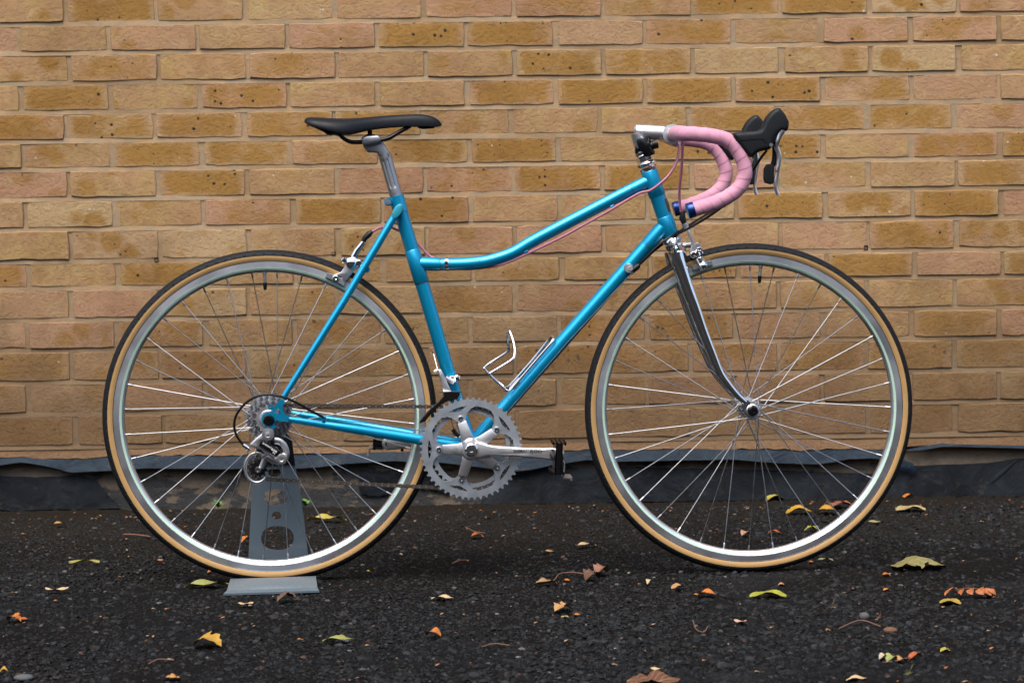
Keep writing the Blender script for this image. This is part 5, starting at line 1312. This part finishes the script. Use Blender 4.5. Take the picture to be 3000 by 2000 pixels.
# ================================================================== FALLEN LEAVES
def leaf(kind, L_, Wd, arch, fold, seed, twist=0.0):
    g = random.Random(seed); n, m = 12, 7; vs = []; uv = []
    ph = [g.uniform(0, 6.3) for _ in range(4)]
    for i in range(n + 1):
        t = i / n
        if kind == 'oval': w = math.sin(PI * t ** 0.85) ** 0.75
        elif kind == 'long': w = math.sin(PI * t) ** 0.6
        elif kind == 'torn': w = max(0.0, math.sin(PI * t ** 0.8) ** 0.5 * (1 + 0.28 * math.sin(t * 17 + ph[0]) + 0.18 * math.sin(t * 31 + ph[1])))
        elif kind == 'fan': w = min(1, (0.06 + max(0, t - .42) * 2.3)) if t < .92 else 0.85
        else: w = 0.55 + 0.25 * math.sin(t * 9 + ph[0])
        for j in range(m):
            v = j / (m - 1); c = 2 * v - 1
            y = Wd / 2 * w * c * (1 + 0.07 * math.sin(t * 40 + ph[2]))
            z = arch * (1 - (2 * t - 1) ** 2) + fold * abs(c) ** 1.4 * w + 0.004 * math.sin(t * 8 + ph[3] + c * 2) * L_ / 0.06 * 0.6 + twist * c * (t - .5)
            vs.append((L_ * (t - .5), y, z)); uv.append((t, v))
    fs = [(i * m + j, (i + 1) * m + j, (i + 1) * m + j + 1, i * m + j + 1) for i in range(n) for j in range(m - 1)]
    if kind in ('torn', 'oval') and g.random() < 0.6:
        fs = [f for f in fs if not (g.random() < 0.05 and f[0] % m in (0, m - 2))]
    zmin = min(q[2] for q in vs); vs = [(x, y, z - zmin) for x, y, z in vs]
    me = bpy.data.meshes.new('leaf'); me.from_pydata(vs, [], fs); me.materials.append(M['leaf']); me.shade_smooth()
    ul = me.uv_layers.new(name='UVMap')
    for lp in me.loops: ul.data[lp.index].uv = uv[lp.vertex_index]
    return me
GRN, OLV, YEL, ORG_, RUS, TAN_, CRM, BRN, PNK = (0.26, 0.30, 0.065), (0.30, 0.29, 0.12), (0.55, 0.32, 0.03), (0.62, 0.19, 0.015), (0.46, 0.10, 0.02), (0.50, 0.27, 0.10), (0.62, 0.47, 0.25), (0.125, 0.055, 0.035), (0.42, 0.16, 0.10)
LV = [  # x, y of the lower edge, width in photo pixels, shape, depth m, arch m, fold m, turn deg, colour, label
    (285, 1486, 70, 'oval', .045, .010, .004, 8, OLV, 'pale green oval leaf by the plinth left of the rear wheel'),
    (692, 1472, 92, 'long', .030, .010, .006, -4, YEL, 'yellow leaf lying along the plinth behind the rear spokes'),
    (173, 1546, 38, 'oval', .020, .012, .002, 10, TAN_, 'small curled tan leaf on asphalt left of the rear tyre, near the wall'),
    (167, 1740, 62, 'long', .018, -.012, .002, 4, CRM, 'cream crescent leaf curling upward left of the green leaf'),
    (42, 1828, 42, 'oval', .030, .020, .002, -20, ORG_, 'orange red folded leaf at the left edge of the picture'),
    (66, 1820, 40, 'long', .012, .004, .001, -15, RUS, 'thin rust stalked leaf touching the orange leaf at the left edge'),
    (609, 1902, 80, 'torn', .060, .022, .004, -14, YEL, 'crumpled yellow leaf in front of the stand foot, near the bottom'),
    (607, 1726, 120, 'long', .034, .010, .004, 7, GRN, 'long green leaf touching the left end of the stand foot'),
    (720, 1780, 42, 'long', .014, -.008, .002, 5, CRM, 'small cream leaf curling up just in front of the stand foot'),
    (843, 1768, 60, 'torn', .030, .018, .006, 14, BRN, 'dark brown crumpled leaf at the front edge of the stand foot'),
    (992, 1886, 90, 'torn', .022, .008, .002, 2, GRN, 'shredded yellow green leaf strip below the crank'),
    (1270, 1872, 46, 'oval', .032, .018, .002, -22, ORG_, 'bright orange arched leaf alone on asphalt below the chainrings'),
    (1296, 1760, 62, 'long', .020, .004, .003, -3, CRM, 'cream and brown boat shaped leaf beneath the chainrings'),
    (1650, 1796, 54, 'torn', .034, .016, .004, 24, TAN_, 'torn tan leaf with orange tip between the two wheels'),
    (1398, 1580, 36, 'oval', .026, .012, .003, 4, RUS, 'rust orange leaf under a pink stalk below the chainrings'),
    (1718, 1606, 56, 'long', .020, .008, .004, 12, CRM, 'cream leaf with brown end left of the front tyre'),
    (1608, 1622, 40, 'long', .014, .002, .002, 2, TAN_, 'narrow tan leaf between the pedal and the front tyre'),
    (1736, 1706, 48, 'torn', .040, .022, .006, 30, BRN, 'withered brown leaf in the middle of the dead twig'),
    (1764, 1688, 44, 'torn', .030, .024, .006, 42, (0.30, 0.12, 0.06), 'withered reddish leaf at the upper end of the dead twig'),
    (1600, 1718, 62, 'torn', .024, .010, .003, 6, (0.36, 0.22, 0.10), 'dried split leaf at the lower end of the dead twig'),
    (1660, 1706, 26, 'long', .014, .004, .001, -8, ORG_, 'small orange leaf lying against the dead twig'),
    (1900, 1714, 20, 'long', .010, .020, .001, 70, CRM, 'small cream hook shaped leaf left of the front tyre contact'),
    (1987, 1732, 44, 'oval', .026, .010, .003, 22, TAN_, 'tan leaf with dark spot below the front tyre'),
    (2072, 1755, 58, 'oval', .030, .016, .002, -12, ORG_, 'orange arched leaf below the front tyre'),
    (2042, 1747, 20, 'long', .008, .003, .001, 6, (0.60, 0.25, 0.03), 'tiny orange stalk piece beside the orange arched leaf'),
    (2250, 1757, 102, 'long', .040, .012, .004, -4, (0.32, 0.36, 0.02), 'long yellow green leaf just below the front tyre contact'),
    (2378, 1652, 18, 'oval', .012, .003, .001, 0, ORG_, 'tiny orange fleck by the right side of the front tyre'),
    (2418, 1646, 44, 'long', .012, .004, .002, -16, OLV, 'thin green stalk leaf right of the front tyre'),
    (2440, 1787, 26, 'fan', .030, .022, .001, 64, CRM, 'cream fan shaped leaf with its stalk pointing up'),
    (2580, 1820, 36, 'fan', .030, .026, .002, 38, (0.62, 0.44, 0.34), 'pinkish white fan leaf with upright stalk'),
    (2690, 1678, 150, 'torn', .085, .026, -.004, -4, (0.24, 0.235, 0.085), 'largest leaf, dull green and arched, right of the front wheel'),
    (2784, 1776, 60, 'oval', .040, .008, .002, -22, (0.42, 0.30, 0.03), 'mottled yellow leaf beneath the orange feathered leaf'),
    (2168, 1832, 38, 'long', .016, -.010, .002, -26, (0.62, 0.38, 0.26), 'small pink cream leaf curling up in the stony patch'),
    (2340, 1512, 72, 'oval', .055, .016, .004, 6, (0.58, 0.36, 0.02), 'large yellow leaf seen through the front spokes, left half of a pair'),
    (2424, 1512, 62, 'oval', .050, .018, .004, -10, (0.60, 0.33, 0.02), 'large golden leaf seen through the front spokes, right half of a pair'),
    (2466, 1494, 70, 'torn', .040, .016, .004, 4, (0.30, 0.095, 0.06), 'brownish red leaf behind the lower right of the front rim'),
    (2270, 1472, 56, 'oval', .040, .014, .004, 20, (0.44, 0.40, 0.06), 'yellow green folded leaf at the plinth behind the front spokes'),
    (2662, 1465, 38, 'oval', .024, .012, .003, 16, ORG_, 'orange leaf at the plinth right of the front wheel'),
    (2668, 1504, 84, 'oval', .050, .010, .003, 2, (0.42, 0.36, 0.16), 'pale olive leaf with stalk near the plinth at the right'),
    (2564, 1538, 58, 'long', .016, .006, .002, 8, OLV, 'narrow green leaf touching the right side of the front tyre'),
    (2378, 1562, 42, 'torn', .024, .012, .004, -10, (0.36, 0.38, 0.04), 'green curled leaf inside the lower front rim'),
    (2268, 1566, 34, 'oval', .018, .006, .002, -8, RUS, 'small rust leaf behind the lower front spokes'),
    (2184, 1574, 28, 'oval', .022, .014, .003, 40, (0.50, 0.27, 0.18), 'small pinkish upright leaf behind the lower front spokes'),
    (958, 1532, 112, 'torn', .026, .008, .004, -6, (0.46, 0.40, 0.06), 'yellow and green ragged leaf seen through the rear spokes'),
    (722, 1594, 30, 'torn', .024, .016, .004, 22, ORG_, 'small orange crumpled leaf left of the stand upright'),
    (1680, 1470, 96, 'long', .024, .008, .004, 8, (0.55, 0.38, 0.02), 'yellow leaf along the plinth between the wheels'),
    (1915, 2012, 150, 'torn', .070, .004, .004, 4, (0.13, 0.05, 0.022), 'large flat brown leaf at the bottom edge of the picture'),
    (1922, 1972, 40, 'long', .014, -.006, .002, -12, CRM, 'cream sliver leaf above the large brown leaf'),
    (2510, 1998, 62, 'long', .018, .006, .002, 12, (0.60, 0.44, 0.24), 'pale tan leaf at the bottom edge near the right'),
    (2596, 1692, 26, 'oval', .016, .006, .002, -14, ORG_, 'small orange leaf between the front tyre and the largest leaf'),
    (2598, 1735, 20, 'oval', .014, .004, .002, 4, (0.65, 0.24, 0.01), 'tiny orange leaf below the largest leaf'),
    (2290, 1720, 22, 'oval', .016, .004, .002, 2, (0.52, 0.26, 0.10), 'small tan fleck above the yellow green leaf'),
    (2770, 1914, 30, 'oval', .020, .004, .003, 6, (0.42, 0.38, 0.03), 'small yellow green leaf alone near the lower right corner'),
    (2670, 1978, 16, 'fan', .020, .012, .002, 60, (0.55, 0.55, 0.24), 'small pale green leaf standing at the bottom right'),
    (2588, 1938, 24, 'oval', .020, .014, .002, 10, (0.66, 0.58, 0.42), 'white round leaf at the left end of the leafy sprig'),
    (2612, 1944, 32, 'oval', .030, .014, .003, 20, (0.34, 0.42, 0.12), 'light green leaf on the leafy sprig'),
    (2640, 1946, 30, 'torn', .024, .010, .003, 14, TAN_, 'tan leaf in the middle of the leafy sprig'),
    (2682, 1936, 46, 'long', .018, .018, .003, 24, RUS, 'rust orange leaf at the right end of the leafy sprig'),
    (1690, 1806, 24, 'long', .012, .002, .001, -2, ORG_, 'small orange leaf just below the torn tan leaf'),
    (1655, 1812, 22, 'long', .012, .002, .001, 3, (0.40, 0.32, 0.14), 'small olive tan leaf below the torn tan leaf'),
    (12, 1976, 24, 'oval', .024, .010, .002, 12, YEL, 'small yellow leaf in the lower left corner'),
    (505, 1996, 46, 'torn', .020, .006, .002, 2, (0.52, 0.26, 0.06), 'ochre leaf scrap at the bottom edge below the rear tyre'),
    (470, 1650, 34, 'long', .012, -.004, .001, -4, PNK, 'thin pink leaf left of the rear tyre'),
    (617, 1682, 18, 'oval', .014, .006, .001, 30, ORG_, 'tiny orange leaf touching the rear tyre tread'),
    (247, 1654, 84, 'strip', .012, .006, .001, 3, (0.26, 0.26, 0.03), 'dull green strip of leaf left of the rear tyre'),
    (1078, 1680, 16, 'oval', .012, .004, .001, -4, (0.55, 0.48, 0.02), 'tiny yellow leaf right of the rear tyre'),
    (1172, 1630, 14, 'oval', .012, .004, .001, -30, CRM, 'tiny cream leaf right of the rear tyre'),
]
for i, (px, py, w, kind, dep, arch, fold, rz, colr, label) in enumerate(LV):
    p = on_ground(px, py - dep * 130 * 0.8); d = (p - CAM).length
    o = link('fallen_leaf', leaf(kind, w * 1.04 * d / FPX if kind != 'fan' else 0.032, dep if kind != 'fan' else 0.024, arch * (0.6 if kind != 'long' else 0.4) if kind != 'fan' else 0.002, fold, 300 + i), None, (p.x, p.y, 0.0055 if arch < 0 else 0.0025), (0.0, R_(58) if kind == 'fan' else 0.0, R_(rz + (45 if kind == 'fan' else 0))))
    if kind == 'fan': o.location.z = 0.006
    o.color = (*colr, 1); tag(o, label, 'leaf', 'fallen autumn leaves on the asphalt')
# the feathered orange leaf: leaflets on one stalk
fp = on_ground(2843, 1752)
fe = empty('feathered_leaf', (fp.x, fp.y, 0.003)); tag(fe, 'orange feathered leaf of several leaflets near the right edge', 'leaf', 'fallen autumn leaves on the asphalt')
for k, (x, L_, a, z) in enumerate(((-.024, .030, 200, .010), (-.010, .020, 238, .010), (.003, .021, 262, .011), (.015, .020, 292, .010), (.023, .021, 318, .008), (.029, .022, 340, .006))):
    c, s_ = math.cos(R_(a)), math.sin(R_(a))
    o = link('leaflet', leaf('oval', L_, .018, .004, .002, 800 + k), fe, (x + c * L_ * .5, s_ * L_ * .4, z), (R_(38) * -s_, R_(20) * c * 0 + R_(24), R_(a))); o.color = (0.46, 0.13, 0.02, 1)
MB().tube(catmull([(-.045, 0, .010), (-.01, .004, .016), (.02, .004, .014), (.046, 0, .006)], 5), 0.0008, 6).build('stalk', M['twig'], fe)
# twigs
def twig(pxs, r, label, name='twig', mat='twig', lift=0.004):
    P_ = [on_ground(x, y) + Vector((0, 0, z)) for x, y, z in pxs]; o0 = P_[0].copy()
    o = MB().tube(catmull([p - o0 for p in P_], 5), r, 8).build(name, M[mat], None, 38, o0 + Vector((0, 0, lift))); tag(o, label, 'twig'); return o
twig([(1575, 1716, 0), (1620, 1712, .004), (1640, 1694, .006), (1680, 1690, .006), (1720, 1694, .006), (1745, 1692, .012)], 0.0013, 'dead brown twig with withered leaves between the wheels')
twig([(362, 1569, 0), (400, 1573, .002), (440, 1576, 0)], 0.0016, 'straight pale stalk beside the rear tyre, left', mat='twig')
twig([(2458, 1846, 0), (2520, 1832, .006), (2580, 1840, 0)], 0.0011, 'thin dark red stalk in the stony patch at the right')
twig([(2030, 1834, .008), (2040, 1852, .002), (2062, 1858, .001), (2074, 1850, .006)], 0.0009, 'curved cream stalk in the stony patch below the front wheel', mat='twig')
twig([(2585, 1946, 0), (2630, 1944, .002), (2690, 1930, .004)], 0.0009, 'thin stalk of the leafy sprig near the bottom right')
twig([(1364, 1557, .008), (1390, 1566, .004), (1422, 1568, .002)], 0.0010, 'pink bent stalk below the chainrings')
twig([(935, 1946, 0), (965, 1942, .003), (1010, 1938, 0)], 0.0011, 'dark red stalk at the bottom left of centre') if False else None
twig([(435, 1950, 0), (465, 1942, .003), (510, 1939, 0)], 0.0011, 'dark red stalk at the bottom below the rear wheel')
twig([(1412, 1900, 0), (1450, 1894, .002), (1500, 1897, 0)], 0.0010, 'brown stalk lying at the bottom below the crank')
twig([(1325, 1655, .0), (1345, 1652, .004), (1366, 1648, .002)], 0.0016, 'short pale brown stalk right of the rear tyre', mat='twig')
# single pebbles that stand out
def pebble(px, py, r, colr, label, sq=(1.3, 1, .6), seed=1):
    g = random.Random(seed); p = on_ground(px, py)
    mb = MB().ball((0, 0, 0), r, 14, sq); mb.v = [tuple(q * (1 + g.uniform(-.06, .06)) for q in v) for v in mb.v]
    me = mb.mesh('pebble', M['stone'], 60); at = me.color_attributes.new('stone', 'FLOAT_COLOR', 'POINT')
    for d in at.data: d.color = (*colr, 1)
    o = link('pebble', me, None, (p.x, p.y, r * sq[2] * .6)); tag(o, label, 'pebble', 'pebbles on the asphalt'); return o
pebble(2532, 1812, .010, (0.09, 0.09, 0.095), 'squarish grey pebble beside the pinkish fan leaf', (1, .9, .8), 2)
pebble(2608, 1852, .010, (0.15, 0.075, 0.045), 'orange brown pebble below the pinkish fan leaf', (1.3, 1, .65), 3)
pebble(70, 1990, .012, (0.09, 0.095, 0.10), 'grey pebble at the lower left corner', (1.4, 1, .5), 8)
# scraps too small to count
g = np.random.default_rng(77); lit = MB()
for k in range(420):
    x, y = g.uniform(-1.5, 1.7), g.uniform(-1.35, 0.98) if k < 330 else g.uniform(0.86, 0.99)
    r = g.uniform(.002, .0055); a = g.uniform(0, 6.28); c, s_ = math.cos(a), math.sin(a)
    q = [(-1.4, 0, .0), (-.3, .5, .35), (1.2, .2, .1), (.8, -.4, .5), (-.4, -.5, .2)]
    lit.add([(x + r * (u * c - v * s_), y + r * (u * s_ + v * c), .004 + r * w) for u, v, w in q], [(0, 1, 4), (1, 2, 3), (1, 3, 4)])
am = NT('leaf_scraps'); nz = am.noise(am.pos(), 55.0, 2); nz2 = am.noise(am.pos(), 31.0, 1)
am.col(am.mix(am.mr(nz, .42, .58), am.mix(am.mr(nz2, .4, .6), (0.20, 0.055, 0.018), (0.32, 0.12, 0.018)), (0.22, 0.15, 0.09))); am.set(Roughness=0.6)
lo_ = lit.build('leaf_litter', am.m); tag(lo_, 'tiny scraps of leaf strewn over the asphalt', 'leaf litter', kind='stuff')
# weeds sprouting at the foot of the wall
for k, (px, py, label) in enumerate(((903, 1474, 'small green weed at the plinth right of the stand'), (653, 1476, 'small green weed at the plinth left of the stand'))):
    p = on_ground(px, py); wd = empty('weed', (p.x, min(p.y, 1.03), 0.004)); tag(wd, label, 'weed', 'weeds at the foot of the wall')
    for j in range(7):
        a = R_(j * 51 + k * 20); L_ = .018 + .004 * (j % 3)
        o = link('weed_leaf', leaf('oval', L_, .012, .003, .001, 900 + j), wd, (math.cos(a) * L_ * .5, math.sin(a) * L_ * .5 - .008, .006 + .003 * (j % 3)), (0, R_(-28), a)); o.color = (0.09, 0.26, 0.035, 1)
    MB().tube([(0, -.008, -.004), (0, -.008, .008)], 0.0012, 6).build('weed_stem', M['weed'], wd)
